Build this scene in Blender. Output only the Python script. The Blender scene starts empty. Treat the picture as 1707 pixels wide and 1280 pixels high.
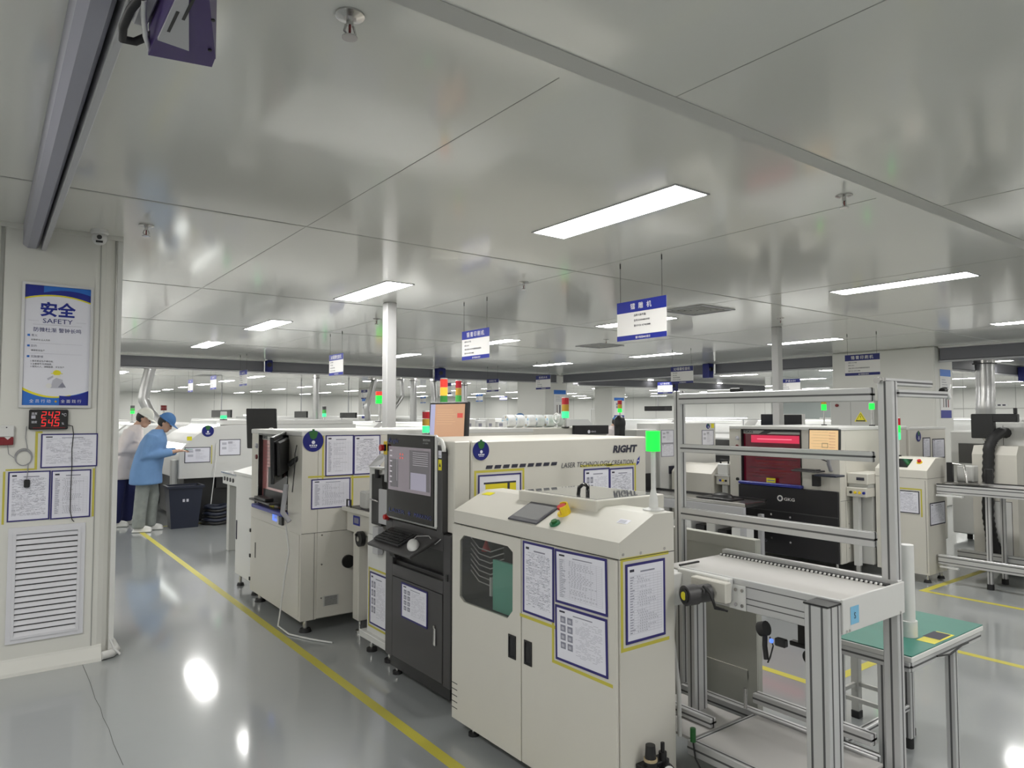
import bpy, bmesh, math, random
from mathutils import Vector, Matrix
random.seed(7)
# ------------------------------------------------------------------ camera, world, exposure
SC = bpy.context.scene
COL = SC.collection
F_PX, H_CAM, PITCH = 1170.0, 1.62, math.atan(53 / 1170.0)
cam = bpy.data.cameras.new('camera')
cam.sensor_fit = 'HORIZONTAL'
cam.sensor_width = 36.0
cam.lens = 36.0 * F_PX / 1707.0
cam.clip_start = 0.05
cam.clip_end = 200
cam_o = bpy.data.objects.new('camera', cam)
COL.objects.link(cam_o)
cam_o.location = (0, 0, H_CAM)
_f = Vector((0.6 * math.cos(PITCH), 0.8 * math.cos(PITCH), math.sin(PITCH)))
cam_o.rotation_euler = _f.to_track_quat('-Z', 'Y').to_euler()
SC.camera = cam_o
W = bpy.data.worlds.new('world')
SC.world = W
W.use_nodes = True
W.node_tree.nodes['Background'].inputs[0].default_value = (0.9, 0.95, 1, 1)
W.node_tree.nodes['Background'].inputs[1].default_value = 0.02
SC.view_settings.view_transform = 'Standard'
SC.view_settings.look = 'None'
SC.view_settings.gamma = 1.0
SC.view_settings.use_curve_mapping = False
SC.view_settings.exposure = 0.08
LAMP_POWER = 34.0
CEIL = 2.85
try:
    SC.cycles.use_denoising = True
    SC.cycles.max_bounces = 8
    SC.cycles.diffuse_bounces = 5
    SC.cycles.glossy_bounces = 4
    SC.cycles.transmission_bounces = 6
    SC.cycles.sample_clamp_indirect = 6
    SC.cycles.caustics_reflective = False
    SC.cycles.caustics_refractive = False
except Exception:
    pass

# ------------------------------------------------------------------ materials
MATS = {}


def mat(name, col, rough=0.5, metal=0.0, spec=0.5, emit=None, power=0.0, alpha=None, trans=None, coat=0.0, noise=None):
    m = bpy.data.materials.new(name)
    m.use_nodes = True
    nt = m.node_tree
    b = nt.nodes['Principled BSDF']
    b.inputs['Base Color'].default_value = (*col, 1)
    b.inputs['Roughness'].default_value = rough
    b.inputs['Metallic'].default_value = metal
    b.inputs['Specular IOR Level'].default_value = spec
    if emit:
        b.inputs['Emission Color'].default_value = (*emit, 1)
        b.inputs['Emission Strength'].default_value = power
    if alpha is not None:
        b.inputs['Alpha'].default_value = alpha
    if trans is not None:
        b.inputs['Transmission Weight'].default_value = trans
        b.inputs['IOR'].default_value = 1.02
    if coat:
        b.inputs['Coat Weight'].default_value = coat
        b.inputs['Coat Roughness'].default_value = 0.05
    if noise:
        scale, amt = noise
        tc = nt.nodes.new('ShaderNodeTexCoord')
        n = nt.nodes.new('ShaderNodeTexNoise')
        n.inputs['Scale'].default_value = scale
        n.inputs['Detail'].default_value = 4
        mx = nt.nodes.new('ShaderNodeMix')
        mx.data_type = 'RGBA'
        mx.inputs['A'].default_value = (*[c * (1 - amt) for c in col], 1)
        mx.inputs['B'].default_value = (*[min(1, c * (1 + amt)) for c in col], 1)
        nt.links.new(tc.outputs['Object'], n.inputs['Vector'])
        nt.links.new(n.outputs['Fac'], mx.inputs['Factor'])
        nt.links.new(mx.outputs['Result'], b.inputs['Base Color'])
    MATS[name] = m
    return m


def srgb(r, g, b):
    return tuple(((c / 255 + 0.055) / 1.055) ** 2.4 if c > 10 else c / 255 / 12.92 for c in (r, g, b))


mat('beige', (0.63, 0.61, 0.555), 0.42, noise=(3.0, 0.03))
mat('white_paint', (0.65, 0.65, 0.635), 0.4)
mat('grey_paint', (0.50, 0.50, 0.48), 0.45)
mat('guard_grey', (0.40, 0.40, 0.36), 0.5)
mat('pillar_panel', (0.70, 0.695, 0.655), 0.45)
mat('charcoal', (0.055, 0.053, 0.055), 0.45)
mat('charcoal_dark', (0.025, 0.025, 0.027), 0.5)
mat('black', (0.012, 0.012, 0.013), 0.45)
mat('gloss_black', (0.010, 0.010, 0.012), 0.12)
mat('skirt_black', (0.013, 0.012, 0.015), 0.4)
mat('gap', (0.05, 0.05, 0.048), 0.8)
mat('navy_frame', (0.028, 0.022, 0.16), 0.5)
mat('navy', (0.010, 0.016, 0.16), 0.45)
mat('sign_blue', (0.006, 0.018, 0.27), 0.4)
mat('sign_blue_light', (0.02, 0.16, 0.60), 0.4)
mat('paper', (0.80, 0.80, 0.88), 0.35)
mat('paper_warm', (0.80, 0.79, 0.78), 0.5)
mat('ink', (0.26, 0.26, 0.33), 0.6)
mat('ink_dark', (0.03, 0.03, 0.05), 0.6)
mat('ink_grey', (0.50, 0.50, 0.57), 0.6)
mat('yellow_tape', (0.56, 0.50, 0.07), 0.45)
mat('yellow', (0.85, 0.62, 0.02), 0.4)
mat('yellow_label', (0.80, 0.72, 0.02), 0.45)
mat('red', (0.50, 0.015, 0.015), 0.4)
mat('dark_red', (0.16, 0.01, 0.012), 0.4)
mat('alarm_red', (0.20, 0.008, 0.015), 0.4)
mat('green_plastic', (0.02, 0.16, 0.07), 0.4)
mat('green_mat', (0.05, 0.21, 0.165), 0.5, noise=(8, 0.12))
mat('window_grey', (0.30, 0.33, 0.32), 0.08, coat=0.5)
mat('rack_green', (0.16, 0.50, 0.38), 0.5)
mat('teal', (0.08, 0.25, 0.19), 0.5)
mat('orange', (0.70, 0.30, 0.03), 0.4)
mat('aluminium', (0.66, 0.66, 0.665), 0.38, 0.55)
mat('aluminium_groove', (0.14, 0.14, 0.145), 0.5, 0.6)
mat('steel', (0.62, 0.61, 0.60), 0.25, 1.0)
mat('foil', (0.50, 0.50, 0.50), 0.28, 1.0)
mat('beam_grey', (0.165, 0.165, 0.185), 0.5)
mat('beam_lilac', (0.30, 0.30, 0.36), 0.4)
mat('rail_grey', (0.44, 0.44, 0.46), 0.35)
mat('purple', (0.035, 0.010, 0.125), 0.38)
mat('rubber', (0.015, 0.015, 0.016), 0.6)
mat('belt_white', (0.52, 0.505, 0.49), 0.5)
mat('plastic_white', (0.70, 0.70, 0.69), 0.4)
mat('louver_white', (0.70, 0.70, 0.74), 0.4)
mat('cable_grey', (0.33, 0.33, 0.35), 0.5)
mat('blue_bar', (0.02, 0.03, 0.28), 0.4)
mat('sticker_blue', (0.005, 0.01, 0.17), 0.35)
mat('sticker_green', (0.02, 0.13, 0.03), 0.4)
mat('bin_navy', (0.012, 0.016, 0.034), 0.45)
mat('bin_bag', (0.008, 0.008, 0.011), 0.3)
mat('skin', (0.50, 0.30, 0.21), 0.5)
mat('hair', (0.012, 0.010, 0.009), 0.55)
mat('smock_blue', (0.14, 0.265, 0.49), 0.85, noise=(9, 0.15))
mat('coat_white', (0.66, 0.60, 0.59), 0.8, noise=(9, 0.08))
mat('cap_white', (0.72, 0.72, 0.66), 0.8)
mat('cap_blue', (0.06, 0.16, 0.36), 0.8)
mat('jeans_grey', (0.25, 0.27, 0.26), 0.85, noise=(14, 0.25))
mat('trousers_navy', (0.012, 0.016, 0.085), 0.8)
mat('shoe_white', (0.70, 0.70, 0.68), 0.6)
mat('shoe_black', (0.02, 0.02, 0.022), 0.5)
mat('red_window', (0.11, 0.004, 0.016), 0.10, emit=(0.5, 0.02, 0.07), power=0.04, coat=0.6)
mat('red_glow', (0.4, 0.02, 0.06), 0.3, emit=(1.0, 0.05, 0.13), power=0.5)
mat('post_white', (0.47, 0.47, 0.47), 0.4)
mat('strip_pink', (0.4, 0.05, 0.1), 0.3, emit=(1.0, 0.25, 0.33), power=0.9)
mat('pink_window', (0.55, 0.22, 0.22), 0.15, coat=1.0)
mat('window_dark', (0.055, 0.055, 0.055), 0.06, coat=1.0)
mat('glass_smoked', (0.10, 0.105, 0.10), 0.04, alpha=0.20, coat=1.0)
mat('acrylic', (0.30, 0.31, 0.30), 0.03, coat=1.0)
mat('screen_dark', (0.02, 0.02, 0.025), 0.15, emit=(0.30, 0.28, 0.30), power=0.30)
mat('screen_panel', (0.1, 0.1, 0.1), 0.2, emit=(0.50, 0.47, 0.60), power=0.45)
mat('screen_side', (0.1, 0.1, 0.1), 0.2, emit=(0.30, 0.25, 0.29), power=0.45)
mat('screen_line', (0.1, 0.1, 0.1), 0.2, emit=(0.75, 0.70, 0.75), power=0.5)
mat('screen_red', (0.1, 0.0, 0.0), 0.2, emit=(0.85, 0.12, 0.09), power=0.7)
mat('screen_orange', (0.3, 0.2, 0.1), 0.2, emit=(0.80, 0.43, 0.27), power=0.55)
mat('screen_amber', (0.3, 0.2, 0.1), 0.2, emit=(0.82, 0.56, 0.29), power=0.75)
mat('screen_lilac', (0.2, 0.2, 0.3), 0.2, emit=(0.4, 0.4, 0.6), power=0.8)
mat('hmi_screen', (0.13, 0.13, 0.13), 0.15, emit=(0.3, 0.3, 0.3), power=0.25)
mat('hmi_grey', (0.07, 0.07, 0.085), 0.35)
mat('logo_blue', (0.02, 0.035, 0.20), 0.3)
mat('logo_grey', (0.5, 0.5, 0.5), 0.3)
mat('led_red', (0.2, 0, 0), 0.3, emit=(1.0, 0.03, 0.03), power=1.1)
mat('lamp_green', (0.02, 0.4, 0.08), 0.3, emit=(0.006, 1.0, 0.055), power=0.95)
mat('lamp_green_soft', (0.05, 0.5, 0.25), 0.3, emit=(0.05, 1.0, 0.30), power=0.8)
mat('lamp_red_off', (0.33, 0.012, 0.02), 0.25, emit=(0.6, 0.02, 0.03), power=0.10)
mat('lamp_amber_off', (0.42, 0.25, 0.03), 0.25, emit=(0.6, 0.4, 0.05), power=0.10)
mat('lamp_amber', (0.5, 0.3, 0.03), 0.25, emit=(1.0, 0.45, 0.05), power=1.0)
mat('lamp_red', (0.5, 0.02, 0.02), 0.25, emit=(1.0, 0.08, 0.05), power=0.6)
mat('lamp_green_off', (0.05, 0.30, 0.06), 0.25, emit=(0.1, 0.6, 0.1), power=0.15)
mat('panel_light', (1, 1, 1), 0.5, emit=(1.0, 0.985, 0.955), power=LAMP_POWER)
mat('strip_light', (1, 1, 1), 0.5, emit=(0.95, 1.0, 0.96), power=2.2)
mat('blue_led', (0.1, 0.1, 0.4), 0.5, emit=(0.10, 0.25, 1.0), power=1.2)
mat('blue_sticker', (0.20, 0.48, 0.70), 0.5)
mat('glass', (0.85, 0.9, 0.88), 0.02, trans=1.0)
mat('translucent_blue', (0.55, 0.75, 0.72), 0.1, alpha=0.45)
mat('reel_white', (0.72, 0.73, 0.74), 0.4, noise=(14, 0.35))
mat('plastic_bag', (0.72, 0.74, 0.75), 0.25, noise=(10, 0.25))
mat('khaki', (0.45, 0.36, 0.22), 0.6)
mat('wall_white', (0.66, 0.66, 0.63), 0.55)
mat('door_grey', (0.55, 0.55, 0.52), 0.5)
mat('poster_art', (0.33, 0.28, 0.26), 0.6)
mat('seam', (0.36, 0.36, 0.34), 0.5)
mat('trim_light', (0.72, 0.72, 0.70), 0.4)


def ceiling_mat():
    m = mat('ceiling_panel', (0.70, 0.70, 0.66), 0.11)
    nt = m.node_tree
    b = nt.nodes['Principled BSDF']
    b.inputs['Specular IOR Level'].default_value = 0.75
    tc = nt.nodes.new('ShaderNodeTexCoord')
    mp = nt.nodes.new('ShaderNodeMapping')
    mp.inputs['Scale'].default_value = (0.5, 0.5, 1)
    n = nt.nodes.new('ShaderNodeTexNoise')
    n.inputs['Scale'].default_value = 1.0
    n.inputs['Detail'].default_value = 0
    bp = nt.nodes.new('ShaderNodeBump')
    bp.inputs['Strength'].default_value = 0.10
    bp.inputs['Distance'].default_value = 0.03
    nt.links.new(tc.outputs['Object'], mp.inputs['Vector'])
    nt.links.new(mp.outputs['Vector'], n.inputs['Vector'])
    nt.links.new(n.outputs['Fac'], bp.inputs['Height'])
    nt.links.new(bp.outputs['Normal'], b.inputs['Normal'])
    return m


def floor_mat():
    m = mat('floor_epoxy', (0.30, 0.315, 0.30), 0.12)
    nt = m.node_tree
    b = nt.nodes['Principled BSDF']
    tc = nt.nodes.new('ShaderNodeTexCoord')
    n = nt.nodes.new('ShaderNodeTexNoise')
    n.inputs['Scale'].default_value = 0.8
    n.inputs['Detail'].default_value = 5
    n2 = nt.nodes.new('ShaderNodeTexNoise')
    n2.inputs['Scale'].default_value = 5.5
    n2.inputs['Detail'].default_value = 2
    mx = nt.nodes.new('ShaderNodeMix')
    mx.data_type = 'RGBA'
    mx.inputs['A'].default_value = (0.300, 0.318, 0.323, 1)
    mx.inputs['B'].default_value = (0.350, 0.368, 0.372, 1)
    mr = nt.nodes.new('ShaderNodeMapRange')
    mr.inputs['To Min'].default_value = 0.30
    mr.inputs['To Max'].default_value = 0.40
    bp = nt.nodes.new('ShaderNodeBump')
    bp.inputs['Strength'].default_value = 0.06
    bp.inputs['Distance'].default_value = 0.02
    for x in (n, n2):
        nt.links.new(tc.outputs['Object'], x.inputs['Vector'])
    nt.links.new(n.outputs['Fac'], mx.inputs['Factor'])
    nt.links.new(mx.outputs['Result'], b.inputs['Base Color'])
    nt.links.new(n.outputs['Fac'], mr.inputs['Value'])
    nt.links.new(mr.outputs['Result'], b.inputs['Roughness'])
    nt.links.new(n2.outputs['Fac'], bp.inputs['Height'])
    nt.links.new(bp.outputs['Normal'], b.inputs['Normal'])
    b.inputs['Coat Weight'].default_value = 1.0
    b.inputs['Coat IOR'].default_value = 1.65
    b.inputs['Coat Roughness'].default_value = 0.085
    return m


ceiling_mat()
floor_mat()

# ------------------------------------------------------------------ geometry builder
V = Vector
UX, UY, UZ = V((1, 0, 0)), V((0, 1, 0)), V((0, 0, 1))
TXT = {}


def text_mesh(s, bold=0.0, shear=0.0, space=1.0):
    k = (s, bold, shear, space)
    if k not in TXT:
        c = bpy.data.curves.new('glyphs', 'FONT')
        c.body = s
        c.offset = bold
        c.shear = shear
        c.space_character = space
        c.resolution_u = 2
        o = bpy.data.objects.new('glyphs', c)
        me = bpy.data.meshes.new_from_object(o)
        vs = [(v.co.x, v.co.y) for v in me.vertices]
        fs = [tuple(p.vertices) for p in me.polygons]
        x0 = min([p[0] for p in vs], default=0)
        x1 = max([p[0] for p in vs], default=1)
        TXT[k] = (vs, fs, x0, x1)
        bpy.data.objects.remove(o)
        bpy.data.curves.remove(c)
        bpy.data.meshes.remove(me)
    return TXT[k]


class Pl:
    """a plane: origin, u (to the right as seen from outside), v (up), n = outward"""
    def __init__(s, o, u, v):
        s.o, s.u, s.v = V(o), V(u).normalized(), V(v).normalized()
        s.n = s.u.cross(s.v).normalized()

    def at(s, x, y, d=0.0):
        return s.o + s.u * x + s.v * y + s.n * d


def PX(x, y, z=0.0):
    """face looking to -X; u runs to -Y"""
    return Pl((x, y, z), (0, -1, 0), (0, 0, 1))


def PY(x, y, z=0.0):
    """face looking to -Y; u runs to +X"""
    return Pl((x, y, z), (1, 0, 0), (0, 0, 1))


class G:
    def __init__(s):
        s.v, s.f, s.m, s.sm, s.mats = [], [], [], [], []

    def mi(s, name):
        if name not in s.mats:
            s.mats.append(name)
        return s.mats.index(name)

    def add(s, vs, fs, m, smooth=False):
        b = len(s.v)
        s.v += [tuple(p) for p in vs]
        k = s.mi(m)
        for f in fs:
            s.f.append(tuple(b + i for i in f))
            s.m.append(k)
            s.sm.append(smooth)
        return s

    def box(s, x0, y0, z0, x1, y1, z1, m, bev=0.0, fr=None):
        x0, x1 = min(x0, x1), max(x0, x1)
        y0, y1 = min(y0, y1), max(y0, y1)
        z0, z1 = min(z0, z1), max(z0, z1)
        c = (V((x0, y0, z0)), V((x1, y1, z1)))
        T = fr or (lambda p: p)
        if bev <= 0:
            vs = [T(V((c[i].x, c[j].y, c[k].z))) for i in (0, 1) for j in (0, 1) for k in (0, 1)]
            fs = [(0, 1, 3, 2), (4, 6, 7, 5), (0, 4, 5, 1), (2, 3, 7, 6), (0, 2, 6, 4), (1, 5, 7, 3)]
            return s.add(vs, fs, m)
        bev = min(bev, (x1 - x0) * .45, (y1 - y0) * .45, (z1 - z0) * .45)
        vs, ix = [], {}
        for i in (0, 1):
            for j in (0, 1):
                for k in (0, 1):
                    p = [c[i].x, c[j].y, c[k].z]
                    sg = [1 if q == 0 else -1 for q in (i, j, k)]
                    for a in range(3):
                        q = [p[t] + (0 if t == a else sg[t] * bev) for t in range(3)]
                        ix[(i, j, k, a)] = len(vs)
                        vs.append(T(V(q)))
        fs = []
        for a in range(3):
            o = [t for t in range(3) if t != a]
            for e in (0, 1):
                r = []
                for (p, q) in ((0, 0), (1, 0), (1, 1), (0, 1)):
                    t = [0, 0, 0]
                    t[a], t[o[0]], t[o[1]] = e, p, q
                    r.append(ix[(*t, a)])
                fs.append(tuple(r))
            for p in (0, 1):
                for q in (0, 1):
                    t0, t1 = [0, 0, 0], [0, 0, 0]
                    t0[o[0]] = t1[o[0]] = p
                    t0[o[1]] = t1[o[1]] = q
                    t1[a] = 1
                    fs.append((ix[(*t0, o[0])], ix[(*t1, o[0])], ix[(*t1, o[1])], ix[(*t0, o[1])]))
        for i in (0, 1):
            for j in (0, 1):
                for k in (0, 1):
                    fs.append(tuple(ix[(i, j, k, a)] for a in range(3)))
        return s.add(vs, fs, m)

    def prism(s, poly, axis, a, b, m, cap=None):
        def P(p, t):
            q = list(p)
            q.insert(axis, t)
            return V(q)
        n = len(poly)
        vs = [P(p, a) for p in poly] + [P(p, b) for p in poly]
        s.add(vs, [(i, (i + 1) % n, n + (i + 1) % n, n + i) for i in range(n)], m)
        s.add(vs, [tuple(range(n)), tuple(range(2 * n - 1, n - 1, -1))], cap or m)
        return s

    def cyl(s, p0, p1, r, m, n=16, r1=None, caps=True, smooth=True):
        p0, p1 = V(p0), V(p1)
        d = (p1 - p0)
        if d.length < 1e-6:
            return s
        d.normalize()
        a = d.orthogonal().normalized()
        b = d.cross(a)
        r1 = r if r1 is None else r1
        A = [p0 + (a * math.cos(2 * math.pi * i / n) + b * math.sin(2 * math.pi * i / n)) * r for i in range(n)]
        B = [p1 + (a * math.cos(2 * math.pi * i / n) + b * math.sin(2 * math.pi * i / n)) * r1 for i in range(n)]
        s.add(A + B, [(i, (i + 1) % n, n + (i + 1) % n, n + i) for i in range(n)], m, smooth)
        if caps:
            if r > 1e-5:
                s.add(A, [tuple(range(n - 1, -1, -1))], m)
            if r1 > 1e-5:
                s.add(B, [tuple(range(n))], m)
        return s

    def tube(s, path, r, m, n=8, closed=False):
        P = [V(p) for p in path]
        k = len(P)
        rs = r if isinstance(r, (list, tuple)) else [r] * k
        vs = []
        up = None
        for i, p in enumerate(P):
            if closed:
                t = P[(i + 1) % k] - P[i - 1]
            else:
                t = P[min(i + 1, k - 1)] - P[max(i - 1, 0)]
            t.normalize()
            if up is None:
                up = t.orthogonal().normalized()
            up = (up - t * up.dot(t))
            if up.length < 1e-5:
                up = t.orthogonal()
            up.normalize()
            w = t.cross(up)
            vs += [p + (up * math.cos(2 * math.pi * j / n) + w * math.sin(2 * math.pi * j / n)) * rs[i] for j in range(n)]
        fs = []
        for i in range(k if closed else k - 1):
            for j in range(n):
                a, b = i * n, ((i + 1) % k) * n
                fs.append((a + j, a + (j + 1) % n, b + (j + 1) % n, b + j))
        s.add(vs, fs, m, True)
        if not closed:
            s.add(vs[:n], [tuple(range(n - 1, -1, -1))], m)
            s.add(vs[-n:], [tuple(range(n))], m)
        return s

    def sphere(s, c, r, m, n=14, sc=(1, 1, 1), z0=-1.0, z1=1.0):
        c = V(c)
        k = max(4, n // 2)
        vs, fs = [], []
        a0, a1 = math.asin(z0), math.asin(z1)
        for i in range(k + 1):
            a = a0 + (a1 - a0) * i / k
            for j in range(n):
                t = 2 * math.pi * j / n
                vs.append(c + V((math.cos(a) * math.cos(t) * r * sc[0], math.cos(a) * math.sin(t) * r * sc[1], math.sin(a) * r * sc[2])))
        for i in range(k):
            for j in range(n):
                fs.append((i * n + j, i * n + (j + 1) % n, (i + 1) * n + (j + 1) % n, (i + 1) * n + j))
        return s.add(vs, fs, m, True)

    def lathe(s, c, prof, m, n=20):
        for (r0, z0), (r1, z1) in zip(prof[:-1], prof[1:]):
            c0 = V(c)
            A = [c0 + V((math.cos(2 * math.pi * i / n) * r0, math.sin(2 * math.pi * i / n) * r0, z0)) for i in range(n)]
            B = [c0 + V((math.cos(2 * math.pi * i / n) * r1, math.sin(2 * math.pi * i / n) * r1, z1)) for i in range(n)]
            s.add(A + B, [(i, (i + 1) % n, n + (i + 1) % n, n + i) for i in range(n)], m, True)
        return s

    def quad(s, a, b, c, d, m):
        return s.add([a, b, c, d], [(0, 1, 2, 3)], m)

    # -- things drawn on a plane
    def rect(s, p, x0, y0, x1, y1, m, d=0.0015):
        return s.add([p.at(x0, y0, d), p.at(x1, y0, d), p.at(x1, y1, d), p.at(x0, y1, d)], [(0, 1, 2, 3)], m)

    def slab(s, p, x0, y0, x1, y1, d0, d1, m, bev=0.0):
        return s.box(min(x0, x1), min(y0, y1), min(d0, d1), max(x0, x1), max(y0, y1), max(d0, d1), m, bev, fr=lambda q: p.at(q.x, q.y, q.z))

    def poly(s, p, pts, m, d=0.0015):
        return s.add([p.at(x, y, d) for x, y in pts], [tuple(range(len(pts)))], m)

    def polyslab(s, p, pts, d0, d1, m):
        n = len(pts)
        vs = [p.at(x, y, d0) for x, y in pts] + [p.at(x, y, d1) for x, y in pts]
        return s.add(vs, [(i, (i + 1) % n, n + (i + 1) % n, n + i) for i in range(n)] + [tuple(range(n)), tuple(range(n, 2 * n))], m)

    def disc(s, p, cx, cy, r, m, d=0.0015, n=28, ry=None):
        ry = ry or r
        return s.poly(p, [(cx + r * math.cos(2 * math.pi * i / n), cy + ry * math.sin(2 * math.pi * i / n)) for i in range(n)], m, d)

    def pcyl(s, p, cx, cy, r, d0, d1, m, n=18, r1=None):
        return s.cyl(p.at(cx, cy, d0), p.at(cx, cy, d1), r, m, n, r1)

    def frame(s, p, x0, y0, x1, y1, w, d0, d1, m):
        s.slab(p, x0, y0, x1, y0 + w, d0, d1, m)
        s.slab(p, x0, y1 - w, x1, y1, d0, d1, m)
        s.slab(p, x0, y0 + w, x0 + w, y1 - w, d0, d1, m)
        return s.slab(p, x1 - w, y0 + w, x1, y1 - w, d0, d1, m)

    def text(s, p, t, x, y, size, m, d=0.002, al='L', width=None, bold=0.0, shear=0.0, space=1.0):
        vs, fs, x0, x1 = text_mesh(t, bold, shear, space)
        if not vs:
            return s
        k = size
        kx = k if width is None else width / max(1e-6, x1 - x0)
        off = {'L': x0, 'C': (x0 + x1) / 2, 'R': x1}[al]
        return s.add([p.at(x + (a - off) * kx, y + b * k, d) for a, b in vs], fs, m)

    def build(s, name, parent=None, origin=None):
        o3 = V(origin) if origin is not None else (V(parent['_w']) if parent is not None and '_w' in parent else V((0, 0, 0)))
        me = bpy.data.meshes.new(name)
        me.from_pydata([tuple(V(p) - o3) for p in s.v], [], s.f)
        for n in s.mats:
            me.materials.append(MATS[n])
        me.polygons.foreach_set('material_index', s.m)
        me.polygons.foreach_set('use_smooth', s.sm)
        bm = bmesh.new()
        bm.from_mesh(me)
        bmesh.ops.recalc_face_normals(bm, faces=bm.faces)
        bm.to_mesh(me)
        bm.free()
        me.update()
        ob = bpy.data.objects.new(name, me)
        COL.objects.link(ob)
        if parent is not None:
            ob.parent = parent
            ob['_w'] = tuple(o3)
        else:
            ob.location = o3
        return ob


def thing(name, label, cat, loc=(0, 0, 0), group=None, rotz=0.0, local=False):
    o = bpy.data.objects.new(name, None)
    o.empty_display_size = 0.1
    COL.objects.link(o)
    o.location = loc
    o.rotation_euler = (0, 0, rotz)
    o['label'], o['category'] = label, cat
    if group:
        o['group'] = group
    o['_w'] = (0, 0, 0) if local else tuple(loc)
    return o


def tag(o, label, cat, group=None):
    o['label'], o['category'] = label, cat
    if group:
        o['group'] = group
    return o


def lab(o, text):
    o['label'] = text
    return o


def struct(o):
    o['kind'] = 'structure'
    return o


def copy_tree(o, loc=None, label=None, parent=None, group=None, rotz=None):
    c = o.copy()
    COL.objects.link(c)
    if parent is not None:
        c.parent = parent
    if loc is not None:
        c.location = loc
    if rotz is not None:
        c.rotation_euler = (0, 0, rotz)
    if label:
        c['label'] = label
    if group:
        c['group'] = group
    for ch in o.children:
        copy_tree(ch, parent=c)
    return c


ORD = ['first', 'second', 'third', 'fourth', 'fifth', 'sixth', 'seventh', 'eighth', 'ninth', 'tenth', 'eleventh', 'twelfth', 'thirteenth']

# ------------------------------------------------------------------ the room
XR, YF, XL, YN = 35.0, 40.5, -5.0, -6.0
g = G(); g.box(XL, YN, -0.1, XR, YF, 0, 'floor_epoxy')
_ck = [(0.552, 5.40), (0.555, 5.0), (0.549, 4.72), (0.556, 4.55), (0.551, 4.40), (0.557, 4.22), (0.552, 4.02), (0.557, 3.75)]
for (xa, ya), (xb, yb) in zip(_ck[:-1], _ck[1:]):
    g.add([(xa - .0012, ya, .0006), (xa + .0012, ya, .0006), (xb + .0012, yb, .0006), (xb - .0012, yb, .0006)], [(0, 1, 2, 3)], 'gap')
struct(g.build('floor'))
g = G(); g.box(XL, YN, CEIL, XR, YF, CEIL + 0.1, 'ceiling_panel')
for k, y in enumerate([-3.6, -0.9, 4.42, 7.18, 9.9, 12.6, 18.0, 20.7, 23.4, 26.1, 28.8, 31.5, 34.2, 36.9]):
    g.box(XL, y - 0.009, CEIL - 0.002, XR, y + 0.009, CEIL, 'seam')
for x in (1.64, 4.0, 6.36, 8.72, 11.08, 13.44, 15.8, 18.2, 20.6, 23):
    g.box(x - 0.002, 1.9, CEIL - 0.0015, x + 0.002, YF, CEIL, 'seam')
for x in (2.1, 4.46, 6.8):
    g.box(x - 0.002, YN, CEIL - 0.0015, x + 0.002, 1.75, CEIL, 'seam')
struct(g.build('ceiling'))
g = G(); g.box(XL, 1.745, CEIL - 0.004, XR, 1.835, CEIL - 0.0005, 'grey_paint'); struct(g.build('trim_1'))
g = G(); g.box(XL, YF, 0, XR, YF + 0.1, CEIL, 'wall_white')
for x in range(-4, 35, 2):
    g.box(x, YF - 0.004, 0, x + 0.02, YF, CEIL, 'seam')
struct(g.build('wall_far'))
g = G(); g.box(XR, YN, 0, XR + 0.1, YF, CEIL, 'wall_white')
for y in range(-5, 40, 2):
    g.box(XR - 0.004, y, 0, XR, y + 0.02, CEIL, 'seam')
struct(g.build('wall_right'))
g = G(); g.box(XL - 0.1, YN, 0, XL, YF, CEIL, 'wall_white'); struct(g.build('wall_left'))
g = G(); g.box(XL, YN - 0.1, 0, XR, YN, CEIL, 'wall_white'); struct(g.build('wall_near'))


def door(name, p, w, h):
    g = G(); g.frame(p, 0, 0, w, h, 0.08, 0, 0.04, 'plastic_white'); g.slab(p, 0.08, 0, w - 0.08, h - 0.08, 0, 0.015, 'door_grey')
    d = struct(g.build(name))
    g = G(); g.slab(p, w - 0.2, 0.95, w - 0.12, 1.15, 0.015, 0.06, 'steel')
    h_ = g.build('door_handle', d, origin=(0, 0, 0))
    return d


door('door_1', PY(24.6, YF), 1.1, 2.15)
door('door_2', PX(XR, 37.2), 1.1, 2.15)
# big framed panels and a window on the end walls
for i, (x, w) in enumerate([(7.2, 5.6)]):
    g = G(); p = PY(x, YF); g.frame(p, 0, 0.1, w, 2.52, 0.05, 0, 0.03, 'pillar_panel'); struct(g.build('trim_%d' % (2 + i)))
g = G(); p = PX(XR, 22.6); g.frame(p, 0, 1.1, 4.4, 2.4, 0.06, 0, 0.03, 'seam'); g.slab(p, 0.06, 1.16, 4.34, 2.34, 0, 0.008, 'window_grey'); struct(g.build('window_1'))
g = G(); p = PX(XR, 14.0)
for z, t in ((1.93, 0.025), (1.2, 0.02)):
    g.slab(p, 0, z, 9, z + t, 0, 0.02, 'seam')
struct(g.build('trim_3'))
g = G(); g.slab(PX(XR, 12.3), 0, 2.03, 1.0, 2.13, 0.0, 0.02, 'plastic_white')
for k in range(5):
    g.rect(PX(XR, 12.3), 0.08 + k * 0.18, 2.05, 0.2 + k * 0.18, 2.11, 'ink_dark', 0.022)
tag(g.build('wall_sign'), 'small white strip sign high on the wall behind the silver duct', 'sign')

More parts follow.
